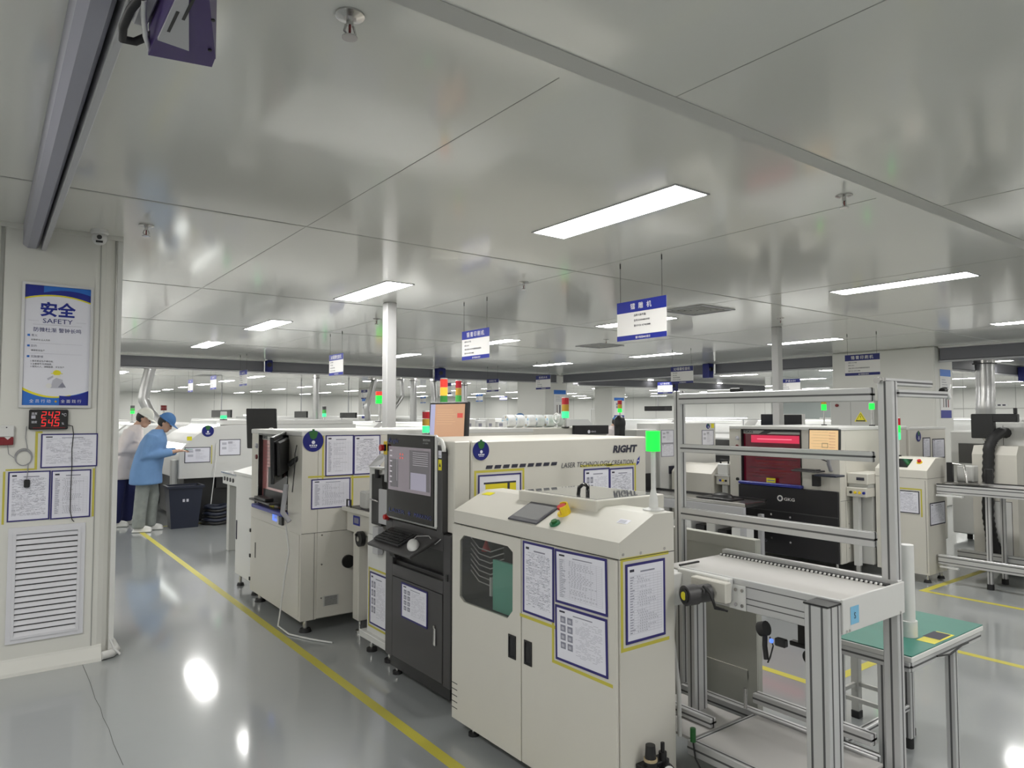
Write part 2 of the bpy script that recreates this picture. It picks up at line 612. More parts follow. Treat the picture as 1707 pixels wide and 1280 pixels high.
# left pillar with the wall beside it
PYL = 5.45
g = G()
R = 0.09
poly = [(0.075, PYL), (0.60, PYL)]
for k in range(7):
    a = -math.pi / 2 + math.pi / 2 * k / 6
    poly.append((0.60 + 0.13 * math.cos(a), PYL + 0.13 + 0.13 * math.sin(a)))
poly += [(0.73, 6.5), (0.075, 6.5)]
g.prism(poly, 2, 0, CEIL, 'pillar_panel')
g.box(0.598, PYL - 0.003, 0.1, 0.604, PYL, CEIL - 0.05, 'seam')
g.box(0.705, PYL + 0.02, 0.02, 0.735, PYL + 0.05, CEIL, 'trim_light')
struct(g.build('pillar'))
g = G(); g.box(XL, PYL + 0.02, 0, 0.075, PYL + 0.15, CEIL, 'pillar_panel'); g.box(0.05, PYL + 0.012, 0, 0.068, PYL + 0.02, CEIL, 'seam'); struct(g.build('wall_1'))
g = G(); g.prism([(PYL - 0.045, 0), (PYL - 0.04, 0.02), (PYL - 0.005, 0.085), (PYL, 0.10), (PYL + 0.04, 0.1), (PYL + 0.04, 0)], 0, XL, 0.66, 'pillar_panel')
g.tube([(0.66, PYL - 0.03, 0.03), (0.72, PYL - 0.01, 0.03), (0.755, PYL + 0.06, 0.03), (0.755, PYL + 0.3, 0.03)], 0.03, 'trim_light', 6)
g.tube([(0.715, PYL + 0.0, 0.12), (0.735, PYL - 0.02, 0.06), (0.77, PYL - 0.03, 0.02)], 0.008, 'plastic_white', 6)
struct(g.build('baseboard_left'))
g = G(); g.box(0.0, PYL - 0.010, CEIL - 0.03, 0.73, PYL + 0.0, CEIL, 'pillar_panel'); struct(g.build('trim_4'))

# other pillars
def pillar(name, x0, y0, x1, y1, m='pillar_panel', r=0.0):
    g = G(); g.box(x0, y0, 0, x1, y1, CEIL, m, 0.02); return struct(g.build(name))


pillar('pillar.001', 13.4, 5.42, 14.15, 7.3)
pillar('pillar.002', 13.4, 16.2, 14.25, 17.6)
pillar('pillar.003', 13.6, 28.5, 14.6, 29.8)
pillar('pillar.004', 21.5, 21.5, 22.3, 22.6)


def post(x, y, w, label):
    t = thing('support_post', label, 'post', (x, y, 0), 'slim white posts from floor to ceiling')
    g = G(); g.box(x - w / 2, y - w / 2, 0.012, x + w / 2, y + w / 2, CEIL - 0.002, 'post_white', 0.006); g.build('column', t)
    g = G(); g.box(x - w * .8, y - w * .8, 0, x + w * .8, y + w * .8, 0.012, 'steel', 0.003); g.build('base_plate', t)


post(3.5, 6.89, 0.115, 'slim white square post rising behind the nearer red-windowed printer')
post(8.75, 5.55, 0.105, 'slim white square post rising behind the black-skirted printer')
post(17.3, 19.8, 0.15, 'distant slim white post in front of the far door')

# ------------------------------------------------------------------ yellow floor marking
g = G()
TP = 'yellow_tape'
g.box(1.755, 1.2, 0, 1.815, 11.4, 0.001, TP)
g.box(4.02, 2.30, 0, 4.08, 6.0, 0.001, TP)
g.box(4.08, 2.30, 0, 5.37, 2.36, 0.001, TP)
g.box(5.37, -3, 0, 5.43, 2.36, 0.001, TP)
g.box(6.97, -3, 0, 7.03, 2.95, 0.001, TP)
g.box(6.97, 2.95, 0, 8.4, 3.01, 0.001, TP)
g.box(1.815, 11.34, 0, 3.2, 11.4, 0.001, TP)
g.box(5.6, 3.2, 0, 5.66, 11, 0.001, TP)
tag(g.build('floor_tape'), 'yellow line tape stuck on the grey floor along the machine rows', 'tape')
# crack in the floor by the pillar
# ------------------------------------------------------------------ ceiling lights
def make_light(x, y, label):
    t = thing('ceiling_light', label, 'ceiling light', (x, y, CEIL), 'recessed ceiling light panels')
    g = G(); p = Pl((x, y, CEIL), (0, 1, 0), (1, 0, 0))
    p = Pl((x, y, CEIL), (1, 0, 0), (0, -1, 0))
    g.frame(p, -0.145, -0.615, 0.145, 0.615, 0.012, 0.0, 0.006, 'rail_grey'); g.build('frame', t)
    g = G(); g.rect(p, -0.133, -0.603, 0.133, 0.603, 'panel_light', 0.004); g.build('diffuser', t)
    return t


LX = [-4.4, -0.75, 3.04, 6.80, 10.85, 14.45, 18.2, 22.0, 25.8, 29.6, 33.2]  # leftmost lanes are out of view, added to brighten the machine fronts
LY = [-3.5, -0.24, 3.03, 6.38, 9.62, 12.85, 16.9, 19.4, 22.6, 25.9, 29.2, 32.5, 35.9, 38.8]
light0 = None
for j, y in enumerate(LY):
    for i, x in enumerate(LX):
        L = 'ceiling light panel, %s going away in the %s lane counted from the grey ceiling box' % (ORD[j] if j < 13 else 'last', ORD[i] if i < 11 else 'last')
        if light0 is None:
            light0 = make_light(x, y, L)
        else:
            copy_tree(light0, (x, y, CEIL), L)

# ------------------------------------------------------------------ sprinklers
def make_sprinkler(x, y, label):
    t = thing('sprinkler_head', label, 'sprinkler', (x, y, CEIL), 'ceiling sprinkler heads')
    g = G(); c = (x, y, CEIL)
    g.lathe(c, [(0.0, 0), (0.045, 0), (0.045, -0.006), (0.02, -0.014), (0.0, -0.014)], 'steel', 16); g.build('escutcheon', t)
    g = G(); g.cyl((x, y, CEIL - 0.014), (x, y, CEIL - 0.035), 0.011, 'steel', 10)
    g.tube([(x - 0.012, y, CEIL - 0.034), (x - 0.018, y, CEIL - 0.055), (x, y, CEIL - 0.07)], 0.004, 'steel', 6)
    g.tube([(x + 0.012, y, CEIL - 0.034), (x + 0.018, y, CEIL - 0.055), (x, y, CEIL - 0.07)], 0.004, 'steel', 6)
    g.cyl((x, y, CEIL - 0.035), (x, y, CEIL - 0.068), 0.004, 'dark_red', 6); g.build('body', t)
    g = G(); g.cyl((x, y, CEIL - 0.07), (x, y, CEIL - 0.074), 0.024, 'steel', 14); g.build('deflector', t)
    return t


sp0 = make_sprinkler(0.863, 1.98, 'sprinkler head nearest the purple drive box')
for x, y, l in [(0.80, 5.0, 'sprinkler head beside the white dome camera'), (3.80, 1.98, 'sprinkler head beyond the long nearest light panel'),
                (3.93, 5.06, 'sprinkler head between the two nearest blue hanging signs'), (7.97, 5.0, 'sprinkler head beside the second slim post'),
                (3.93, 8.1, 'sprinkler head above the white post'), (7.97, 8.1, 'sprinkler head over the far side of the vent'), (11.6, 3.4, 'sprinkler head in front of the big square pillar')]:
    copy_tree(sp0, (x, y, CEIL), l)

# dome camera
t = thing('dome_camera', 'white dome security camera on the ceiling by the pillar', 'camera', (0.575, 5.33, CEIL))
c = (0.575, 5.33, CEIL)
g = G(); g.lathe(c, [(0, 0), (0.052, 0), (0.054, -0.02), (0.05, -0.03), (0, -0.03)], 'plastic_white', 24); g.build('mount', t)
g = G(); g.sphere((0.575, 5.33, CEIL - 0.055), 0.045, 'plastic_white', 20); g.build('housing', t)
n_ = (V((0, 0, H_CAM)) - V((0.575, 5.33, CEIL - 0.055))).normalized()
pp = Pl(V((0.575, 5.33, CEIL - 0.055)) + n_ * 0.040, V((0, 0, 1)).cross(n_), n_.cross(V((0, 0, 1)).cross(n_)))
g = G(); g.pcyl(pp, 0, 0.010, 0.015, -0.005, 0.006, 'gloss_black'); g.slab(pp, -0.02, -0.026, 0.02, -0.012, -0.012, 0.003, 'gloss_black'); g.build('lens', t)

# ceiling diffusers
def diffuser(x, y, s, label):
    t = thing('ceiling_vent', label, 'vent', (x, y, CEIL), 'ceiling air vents')
    p = Pl((x, y, CEIL), (1, 0, 0), (0, -1, 0))
    g = G(); g.frame(p, -s, -s, s, s, 0.03, 0, 0.012, 'rail_grey')
    for k in range(1, 6):
        q = s * k / 6.0
        g.frame(p, -q, -q, q, q, 0.02, 0, 0.010 - 0.001 * k, 'grey_paint')
    g.build('frame', t)
    g = G(); g.rect(p, -s, -s, s, s, 'gap', 0.001); g.build('duct_opening', t)


diffuser(6.6, 5.2, 0.3, 'square louvred air vent in the ceiling behind the largest hanging sign')
diffuser(8.6, 8.9, 0.3, 'square louvred air vent in the ceiling further back')
diffuser(5.4, 22.5, 0.3, 'square louvred air vent in the ceiling beyond the grey beam')

# ------------------------------------------------------------------ smoke barrier beams with their drive boxes
def beam(name, x0, y0, x1, y1, label, gap_m='black'):
    t = thing('smoke_barrier', label, 'ceiling beam', ((x0 + x1) / 2, (y0 + y1) / 2, 2.6), 'grey smoke barrier boxes under the ceiling')
    g = G(); g.box(x0, y0, 2.60, x1, y1, CEIL, 'beam_grey', 0.015); g.build('housing', t)
    along_x = (x1 - x0) > (y1 - y0)
    g = G()
    if along_x:
        g.box(x0, y0 - 0.045, CEIL - 0.03, x1, y0, CEIL, 'trim_light'); g.build('top_trim', t)
        g = G(); g.box(x0, y0 - 0.02, 2.57, x1, y0 + 0.02, 2.60, 'rail_grey')
    else:
        g.box(x0 - 0.045, y0, CEIL - 0.03, x0, y1, CEIL, 'trim_light'); g.build('top_trim', t)
        g = G(); g.box(x0 - 0.02, y0, 2.57, x0 + 0.02, y1, 2.60, 'rail_grey')
    g.build('bottom_rail', t)
    return t


beam('b', XL + 0.1, 15.65, 4.9, 15.9, 'long grey ceiling beam over the standing workers, up to the bracket')
beam('b', 5.05, 15.65, 9.2, 15.9, 'grey ceiling beam crossing behind the white post')
beam('b', 9.5, 15.65, 13.38, 15.9, 'grey ceiling beam running up to the middle pillar')
beam('b', 13.55, 10.4, 13.8, 15.58, 'grey ceiling beam from the middle pillar to its blue drive box')
beam('b', 13.55, 7.32, 13.8, 10.2, 'grey ceiling beam from the drive box to the big square pillar')
beam('b', 13.55, -4.0, 13.8, 5.40, 'grey ceiling beam in front of the silver duct')
beam('b', 14.9, 16.4, 25.0, 16.65, 'distant grey ceiling beam behind the middle pillar')
beam('b', 14.2, 6.2, 27.0, 6.45, 'distant grey ceiling beam behind the big square pillar')


def drive_box(x, y, z, sx, sy, sz, label):
    t = thing('drive_box', label, 'drive box', (x, y, z), 'drive boxes of the smoke barriers')
    g = G(); g.box(x - sx, y - sy, z, x + sx, y + sy, z + sz, 'navy', 0.015); g.build('case', t)
    g = G(); g.cyl((x - sx * 0.4, y - sy, z + sz * .6), (x - sx * 0.4, y - sy - 0.05, z + sz * .6), 0.05, 'black', 10); g.build('motor', t)


drive_box(4.97, 15.55, 2.58, 0.06, 0.09, 0.26, 'dark drive box at the joint of the beam over the workers')
drive_box(9.35, 15.55, 2.52, 0.12, 0.09, 0.32, 'dark drive box at the beam joint behind the orange screen')
drive_box(13.42, 10.3, 2.50, 0.09, 0.095, 0.33, 'navy drive box on the beam beside the black-topped hanging sign')
drive_box(19.2, 16.26, 2.45, 0.18, 0.12, 0.34, 'distant navy drive box between pillar and slim post')
drive_box(20.0, 6.06, 2.45, 0.18, 0.12, 0.34, 'distant navy drive box behind the small white sign')

# the near smoke barrier with its purple drive box, over the viewer
t = thing('smoke_barrier', 'long grey box along the ceiling ending at the near pillar', 'ceiling beam', (0.2, 2, 2.6), 'grey smoke barrier boxes under the ceiling')
g = G(); g.prism([(0.165, CEIL), (0.165, 2.72), (0.19, 2.70), (0.235, 2.70), (0.25, 2.72), (0.25, CEIL)], 1, YN + 0.1, PYL, 'beam_lilac'); g.build('housing', t)
t = thing('guide_rail', 'pale flat rail hanging beside the grey ceiling box', 'rail', (0.27, 2, 2.6))
g = G(); g.box(0.262, YN + 0.1, 2.69, 0.29, PYL - 0.01, 2.76, 'rail_grey', 0.004); g.box(0.27, YN + 0.1, 2.76, 0.284, PYL - 0.01, CEIL, 'rail_grey'); g.build('profile', t)
g = G(); g.box(0.290, YN + 0.1, 2.68, 0.325, 2.1, 2.72, 'rail_grey', 0.004); g.build('cable_duct', t)
t = thing('drive_box', 'purple metal drive box hanging by the near ceiling rail', 'drive box', (0.4, 1.9, 2.6), 'drive boxes of the smoke barriers')
g = G()
bt = [(0.333, 1.50), (0.402, 1.736), (0.481, 2.00), (0.330, 1.988), (0.330, 1.50)]
tp = [(0.333, 1.50), (0.402, 1.736), (0.481, 2.00), (0.487, 2.066), (0.330, 2.10), (0.330, 1.988), (0.330, 1.50)]
g.prism(bt, 2, 2.60, 2.605, 'purple')
g.prism(tp, 2, 2.606, 2.78, 'purple')
for x, y in ((0.378, 1.70), (0.425, 1.80), (0.455, 1.955)):
    g.cyl((x, y, 2.60), (x, y, 2.596), 0.005, 'black', 8)
g.build('case', t)
g = G(); g.prism([(0.31, 1.5), (0.331, 1.60), (0.358, 1.748), (0.409, 1.982), (0.331, 1.972), (0.331, 1.7), (0.31, 1.55)], 2, 2.592, 2.60, 'rail_grey')
for x, a, b in ((0.345, 1.80, 1.91), (0.363, 1.70, 1.83)):
    g.box(x - 0.0035, a, 2.5905, x + 0.0035, b, 2.592, 'black')
g.build('mounting_plate', t)
g = G(); g.sphere((0.335, 1.665, 2.585), 0.022, 'black', 12, (1.2, 1.4, .7)); g.build('motor', t)
g = G(); path = []
for k in range(15):
    a = math.pi * (0.0 + k / 14.0)
    path.append((0.30 - 0.055 * math.sin(a) + 0.02, 2.02 - 0.075 + 0.075 * math.cos(a) + 0.10, 2.60 + 0.02 * math.cos(a * 2)))
path = [(0.36, 2.02, 2.67)] + [(0.34, 2.08, 2.66), (0.30, 2.115, 2.64), (0.268, 2.10, 2.63), (0.262, 2.05, 2.64), (0.27, 1.99, 2.66), (0.29, 1.93, 2.68)]
g.tube(path, 0.011, 'rubber', 10); g.build('conduit', t)
g = G(); g.tube([(0.292, 1.94, 2.67), (0.30, 1.99, 2.655), (0.315, 2.05, 2.63), (0.335, 2.10, 2.62), (0.352, 2.105, 2.63), (0.36, 2.06, 2.65)], 0.007, 'plastic_white', 8); g.build('cable', t)

# ------------------------------------------------------------------ posted papers, stickers, signal towers, signs
RND = random.Random(3)


def paper_marks(g, p, w, h, style):
    r = RND
    if style in ('lines', 'table', 'photos'):
        g.rect(p, -w * .44, h * .42, -w * .32, h * .455, 'ink_dark', 0.0022)
        g.rect(p, -w * .15, h * .40, w * .25, h * .42, 'ink', 0.0022)
    if style == 'lines':
        n = int(h / 0.0075)
        for k in range(n):
            y = h * .37 - k * (h * .80 / n)
            x = -w * .43
            while x < w * .40:
                l = w * r.uniform(.03, .14)
                if r.random() < .72:
                    g.rect(p, x, y, min(x + l, w * .43), y + h * .009, r.choice(['ink', 'ink_grey', 'ink_grey']), 0.0022)
                x += l + w * .02
    elif style == 'table':
        n = 22
        for k in range(n + 1):
            y = h * .36 - k * h * .78 / n
            g.rect(p, -w * .44, y, w * .44, y + h * .0035, 'ink_grey', 0.0021)
            if k < n:
                g.rect(p, -w * .43, y - h * .022, -w * .43 + w * r.uniform(.05, .14), y - h * .010, 'ink', 0.0022)
                if r.random() < .8:
                    a = -w * .25 + w * r.uniform(0, .1)
                    for q in range(r.randint(2, 9)):
                        g.rect(p, a + q * w * .06, y - h * .022, a + q * w * .06 + w * .035, y - h * .008, 'ink_grey', 0.0022)
        for k in range(9):
            x = -w * .44 + k * w * .88 / 8
            g.rect(p, x, -h * .42, x + w * .004, h * .36, 'ink_grey', 0.0021)
    elif style == 'photos':
        for k in range(4):
            y = h * .22 - k * h * .17
            for q in range(2):
                x = -w * .42 + q * w * .15
                g.rect(p, x, y, x + w * .11, y + h * .13, 'ink', 0.0022)
                g.rect(p, x + w * .02, y + h * .03, x + w * .08, y + h * .09, 'ink_grey', 0.0024)
        for k in range(26):
            y = h * .34 - k * h * .028
            x = -w * .10
            while x < w * .40:
                l = w * r.uniform(.03, .12)
                if r.random() < .75:
                    g.rect(p, x, y, min(x + l, w * .44), y + h * .008, 'ink_grey', 0.0022)
                x += l + w * .02
    elif style == 'blocks':
        for k, (a, b) in enumerate(((-.40, .18), (-.40, -.12), (-.1, .25))):
            g.rect(p, w * a, h * b, w * (a + .22), h * (b + .16), 'ink_grey', 0.0022)
        for k in range(14):
            y = h * .36 - k * h * .05
            g.rect(p, -w * .08, y, -w * .08 + w * r.uniform(.15, .5), y + h * .012, 'ink_grey', 0.0022)
    elif style == 'colour':
        g.rect(p, -w * .40, h * .28, w * .40, h * .33, 'ink_dark', 0.0022)
        g.rect(p, -w * .36, h * .02, w * .40, h * .28, 'yellow_label', 0.0022)
        for k in range(6):
            g.rect(p, -w * .36, h * (.05 + k * .04), w * .40, h * (.055 + k * .04), 'orange', 0.0024)
        g.rect(p, w * .18, h * -.3, w * .24, h * .30, 'ink_dark', 0.0025)
        g.rect(p, -w * .36, h * -.06, w * .40, h * .02, 'ink_dark', 0.0022)
        g.rect(p, -w * .36, h * -.3, w * .40, h * -.06, 'teal', 0.0022)


def paper(label, p, x0, y0, x1, y1, style='lines', tilt=0.0, border=0.008, tape='', frame='navy_frame', tape_m='yellow_tape', cat='notice'):
    """a sheet in a thin coloured magnetic frame, on plane p (p.o is on the surface)"""
    cx, cy, w, h = (x0 + x1) / 2, (y0 + y1) / 2, abs(x1 - x0), abs(y1 - y0)
    c, s = math.cos(tilt), math.sin(tilt)
    q = Pl(p.at(cx, cy, 0.001), p.u * c + p.v * s, p.v * c - p.u * s)
    t = thing('framed_notice', label, cat, tuple(q.o))
    g = G(); g.frame(q, -w / 2, -h / 2, w / 2, h / 2, border, 0, 0.003, frame); g.build('frame', t)
    g = G(); g.rect(q, -w / 2 + border, -h / 2 + border, w / 2 - border, h / 2 - border, 'paper', 0.0015)
    paper_marks(g, q, w - 2 * border, h - 2 * border, style); g.build('sheet', t)
    if tape:
        g = G(); e, b = 0.012, 0.014
        q2 = Pl(p.at(cx, cy, 0.0006), p.u, p.v)
        X0, X1, Y0, Y1 = -w / 2 - e - b, w / 2 + e + b, -h / 2 - e - b, h / 2 + e + b
        if 'b' in tape: g.rect(q2, X0, Y0, X1, Y0 + b, tape_m, 0)
        if 't' in tape: g.rect(q2, X0, Y1 - b, X1, Y1, tape_m, 0)
        if 'l' in tape: g.rect(q2, X0, Y0, X0 + b, Y1, tape_m, 0.0001)
        if 'r' in tape: g.rect(q2, X1 - b, Y0, X1, Y1, tape_m, 0.0001)
        lab(g.build('marking_tape', t), 'yellow marking tape around the notice')
    return t


def sticker(label, p, cx, cy, r, rot=0.0, hook=True):
    t = thing('round_status_sign', label, 'sign', tuple(p.at(cx, cy)), 'round blue status signs')
    g = G(); g.pcyl(p, cx, cy, r, 0.001, 0.006, 'sticker_blue', 28); g.build('disc', t)
    g = G(); g.poly(p, [(cx - r * .45, cy + r * .86), (cx - r * .30, cy + r * .30), (cx, cy + r * .12), (cx + r * .30, cy + r * .32), (cx + r * .45, cy + r * .86), (cx, cy + r * .95)], 'sticker_green', 0.0075)
    g.disc(p, cx, cy - r * .12, r * .17, 'paper', 0.0075, 12)
    for k in range(4):
        g.rect(p, cx - r * .38 + k * r * .20, cy - r * .48, cx - r * .24 + k * r * .20, cy - r * .34, 'paper', 0.0075)
    g.rect(p, cx - r * .3, cy - r * .6, cx + r * .3, cy - r * .55, 'paper', 0.0075)
    g.build('print', t)
    if hook:
        g = G(); g.slab(p, cx - r * .1, cy + r * .9, cx + r * .1, cy + r * 1.12, 0.001, 0.008, 'sticker_green'); g.build('hook', t)
    return t


def tower(label, x, y, z, pole, r=0.028, seg=0.055, stack=('lamp_green', 'lamp_amber_off', 'lamp_red_off'), pole_m='steel', cap=True, base=True):
    """stack from bottom to top"""
    t = thing('signal_tower', label, 'signal lamp', (x, y, z), 'signal tower lamps')
    g = G()
    if base:
        g.cyl((x, y, z), (x, y, z + 0.015), r * 1.1, 'black', 14)
    g.cyl((x, y, z), (x, y, z + pole), r * .32, pole_m, 10); g.build('pole', t)
    zz = z + pole
    for m in stack:
        g = G(); g.cyl((x, y, zz + 0.003), (x, y, zz + seg), r, m, 16); g.build('lamp_segment', t)
        zz += seg
    if cap:
        g = G(); g.cyl((x, y, zz), (x, y, zz + 0.01), r * .95, 'plastic_white', 14); g.build('cap', t)
    return t


def hanging_sign(label, x, y, title, rows=(), sub='富兴智能MES显示', w=0.515, h=0.31, zt=2.525, size=0.052, space=1.35, head='sign_blue', off=0.14, title_x=0.0):
    t = thing('hanging_sign', label, 'sign', (x, y, zt), 'blue and white machine signs hung from the ceiling')
    p = PX(x, y, zt - h / 2)
    g = G(); g.slab(p, -w / 2, -h / 2, w / 2, h / 2, -0.004, 0, 'paper_warm')
    hb = h * .29
    g.rect(p, -w / 2, h / 2 - hb, w / 2, h / 2, head, 0.001)
    g.rect(p, -w / 2, -h / 2, w / 2, -h / 2 + h * .13, head, 0.001)
    g.rect(p, -w / 2, h / 2 - hb, w / 2, h / 2, head, -0.005)
    g.text(p, title, title_x, h / 2 - hb * .5 - size * .36, size, 'paper_warm', 0.002, 'C', bold=0.006, space=space)
    for k, r in enumerate(rows):
        g.text(p, r, -w * off, h * .5 - hb - 0.034 - k * 0.041, 0.019, 'ink_dark', 0.002, 'L', bold=0.01)
    if sub:
        g.text(p, sub, 0.02, -h / 2 + h * .035, 0.020, 'paper_warm', 0.002, 'C', bold=0.012)
    g.build('board', t)
    for dy in (-w * .42, w * .42):
        g = G(); g.cyl((x - 0.002, y + dy, zt), (x - 0.002, y + dy, CEIL), 0.0016, 'black', 5); g.cyl((x - 0.002, y + dy, CEIL - 0.05), (x - 0.002, y + dy, CEIL - 0.01), 0.005, 'black', 6)
        g.build('wire', t)
    return t


ROWS = ['品牌:大族/牛富;', '型号:FD0904B43V00', '最大PCB: 4.0*400MM']
hanging_sign('largest blue and white hanging sign, nearest the viewer', 4.06, 3.742, '镭 雕 机', ROWS)
ROWS2 = ['品牌:GKG/牛富;', '型号: GKG', '功能: 印刷CHIP元件锡膏精度高速度快', '最大PCB: 400*510MM']
hanging_sign('blue hanging sign with five white title characters, second on the near line', 4.1, 6.108, '锡膏印刷机', ROWS2, off=0.40, size=0.058)
ROWS3 = ['品牌: 思泰克', '型号: S8080', '功能: 检测印刷锡膏', '最大PCB: 460*460MM']
hanging_sign('blue hanging sign with a 3D title on the near line, in front of the beam', 4.1, 9.77, '3D锡膏检查机', ROWS3, off=0.40, size=0.062, space=1.0)
hanging_sign('small hanging sign just under the beam, fourth on the near line', 4.1, 14.4, '贴片机', ROWS3, off=0.40)
hanging_sign('smaller hanging sign beyond the beam, fifth on the near line', 4.1, 16.7, '贴片机', ROWS3, off=0.40)
hanging_sign('smallest hanging sign at the far end of the near line', 4.1, 18.9, 'AOI', ROWS3, off=0.40)
hanging_sign('hanging sign with five title characters before the big square pillar', 10.3, 5.15, '锡膏印刷机', ROWS2, off=0.40, size=0.058, head='navy')
hanging_sign('hanging sign with a 3D title beside the navy drive box', 10.2, 8.41, '3D锡膏检查机', ROWS3, off=0.40, size=0.062, space=1.0, head='navy')
hanging_sign('hanging sign in front of the middle pillar', 10.0, 12.17, '高速贴片机', ROWS3, off=0.40, head='navy')
hanging_sign('hanging sign just before the middle pillar under the beam', 10.0, 14.13, '高速贴片机', ROWS3, off=0.40, head='navy')
hanging_sign('hanging sign above the red and amber signal tower', 10.2, 16.63, '泛用机', ROWS3, off=0.40, head='navy')
hanging_sign('distant hanging sign beside the leaning silver duct', 10.6, 22.75, '回流焊', ROWS3, off=0.40, head='navy')
hanging_sign('hanging sign with an ICT title below the 3D sign', 14.55, 12.57, 'ICT测试机', ROWS3, off=0.40, size=0.06, head='navy')
hanging_sign('hanging sign titled AOI beside the second post', 15.85, 9.7, '炉前AOI', ROWS3, off=0.40, size=0.06, head='navy')
hanging_sign('small white and blue sign right of the middle pillar', 16.75, 19.5, '分板机', ROWS3, off=0.40, size=0.06)
hanging_sign('distant white hanging sign right of the orange screen', 16.45, 24.2, '插件线', ROWS3, off=0.40, head='sign_blue_light')
hanging_sign('distant white hanging sign between two silver ducts', 16.45, 28.9, '波峰焊', ROWS3, off=0.40, head='sign_blue_light')
hanging_sign('distant narrow blue sign on posts left of the middle pillar', 19.0, 26.0, '维修区', (), sub='', h=0.16, w=0.6, zt=2.5, size=0.1)

# ------------------------------------------------------------------ wall things on the left pillar
p = PY(0, PYL - 0.001, 0)
t = thing('safety_poster', 'safety poster in a silver frame on the white pillar', 'poster', (0.365, PYL, 1.68))
g = G(); g.frame(p, 0.168, 1.672, 0.563, 2.480, 0.016, 0, 0.016, 'aluminium'); g.build('frame', t)
g = G(); x0, x1, y0, y1 = 0.184, 0.547, 1.688, 2.464
g.rect(p, x0, y0, x1, y1, 'paper', 0.004)
W_ = x1 - x0


def arcpts(a, b, ya, yb, bulge, n=14):
    return [(a + (b - a) * k / n, ya + (yb - ya) * k / n + bulge * 4 * (k / n) * (1 - k / n)) for k in range(n + 1)]


g.poly(p, [(x0, y1), (x1, y1)] + arcpts(x1, x0, 2.375, 2.380, 0.032), 'sign_blue', 0.0052)
g.poly(p, [(x0 + .1, y1), (x1, y1)] + arcpts(x1, x0 + .1, 2.42, 2.42, 0.022), 'sign_blue_light', 0.0056)
g.poly(p, arcpts(x0, x1, 2.380, 2.375, 0.032) + arcpts(x1, x0, 2.366, 2.370, 0.032), 'yellow_label', 0.0054)
g.poly(p, [(x0, y0), (x1, y0)] + arcpts(x1, x0, 1.785, 1.785, -0.040), 'sign_blue_light', 0.0052)
g.poly(p, [(x0 + .2, y0), (x1, y0)] + arcpts(x1, x0 + .2, 1.785, 1.752, -0.015), 'sign_blue', 0.0056)
g.poly(p, arcpts(x0, x1 - .1, 1.785, 1.752, -0.03) + arcpts(x1 - .1, x0, 1.757, 1.803, -0.03), 'yellow_label', 0.0054)
cx = (x0 + x1) / 2
g.text(p, '安全', cx, 2.275, 0.098, 'sign_blue', 0.006, 'C', bold=0.03)
g.text(p, 'SAFETY', cx, 2.222, 0.043, 'navy', 0.006, 'C', width=0.165)
for a, b in ((0.205, 0.262), (0.468, 0.525)):
    g.rect(p, a, 2.234, b, 2.2355, 'ink_grey', 0.006)
g.rect(p, 0.23, 2.209, 0.50, 2.211, 'ink_grey', 0.006)
g.text(p, '防微杜渐 警钟长鸣', cx, 2.166, 0.031, 'navy', 0.006, 'C', width=0.262)
for z, a, rows in ((2.132, '意义', ['时刻牢记,以人为本']), (2.064, '目的', ['确保安全生产']), (1.995, '实施要领', ['1 落实安全生产责任制,', '2 注重细节,杜绝隐患,', '3 做到人人、消除隐患、安全生产'])):
    g.rect(p, 0.203, z, 0.217, z + 0.013, 'sign_blue_light', 0.006)
    g.text(p, a, 0.224, z, 0.017, 'ink', 0.006)
    for k, rr in enumerate(rows):
        g.text(p, rr, 0.224, z - 0.027 - k * 0.018, 0.0125, 'ink_dark', 0.006)
for z in (2.088, 2.022):
    g.rect(p, 0.215, z, 0.505, z + 0.0012, 'ink_grey', 0.006)
# plain helmet and tool sketch
g.disc(p, 0.368, 1.900, 0.022, 'yellow_label', 0.006, 16, 0.018); g.rect(p, 0.335, 1.893, 0.40, 1.897, 'yellow_label', 0.0062)
g.poly(p, [(0.315, 1.862), (0.355, 1.888), (0.36, 1.878), (0.32, 1.85)], 'ink_grey', 0.006)
g.poly(p, [(0.345, 1.885), (0.39, 1.885), (0.385, 1.868), (0.35, 1.868)], 'paper_warm', 0.0061)
g.poly(p, [(0.335, 1.80), (0.405, 1.80), (0.40, 1.855), (0.365, 1.868), (0.345, 1.85)], 'ink_grey', 0.006)
g.poly(p, [(0.375, 1.805), (0.42, 1.805), (0.40, 1.84)], 'ink', 0.0062)
g.disc(p, 0.325, 1.815, 0.016, 'paper_warm', 0.0062, 12)
g.text(p, '全 员 行 动', cx - 0.085, 1.706, 0.024, 'paper', 0.0065, 'C', width=0.115); g.text(p, '全 面 践 行', cx + 0.085, 1.706, 0.024, 'paper', 0.0065, 'C', width=0.115)
g.disc(p, cx, 1.713, 0.007, 'lamp_amber_off', 0.0066, 10)
g.build('sheet', t)

t = thing('led_thermometer', 'black wall display with red digits below the safety poster', 'display', (0.33, PYL, 1.53))
g = G(); g.slab(p, 0.224, 1.532, 0.436, 1.660, 0, 0.032, 'black', 0.006); g.build('case', t)
SEG = {'0': 'abcdef', '1': 'bc', '2': 'abged', '3': 'abgcd', '4': 'fgbc', '5': 'afgcd', '6': 'afgedc', '7': 'abc', '8': 'abcdefg', '9': 'abcdfg'}


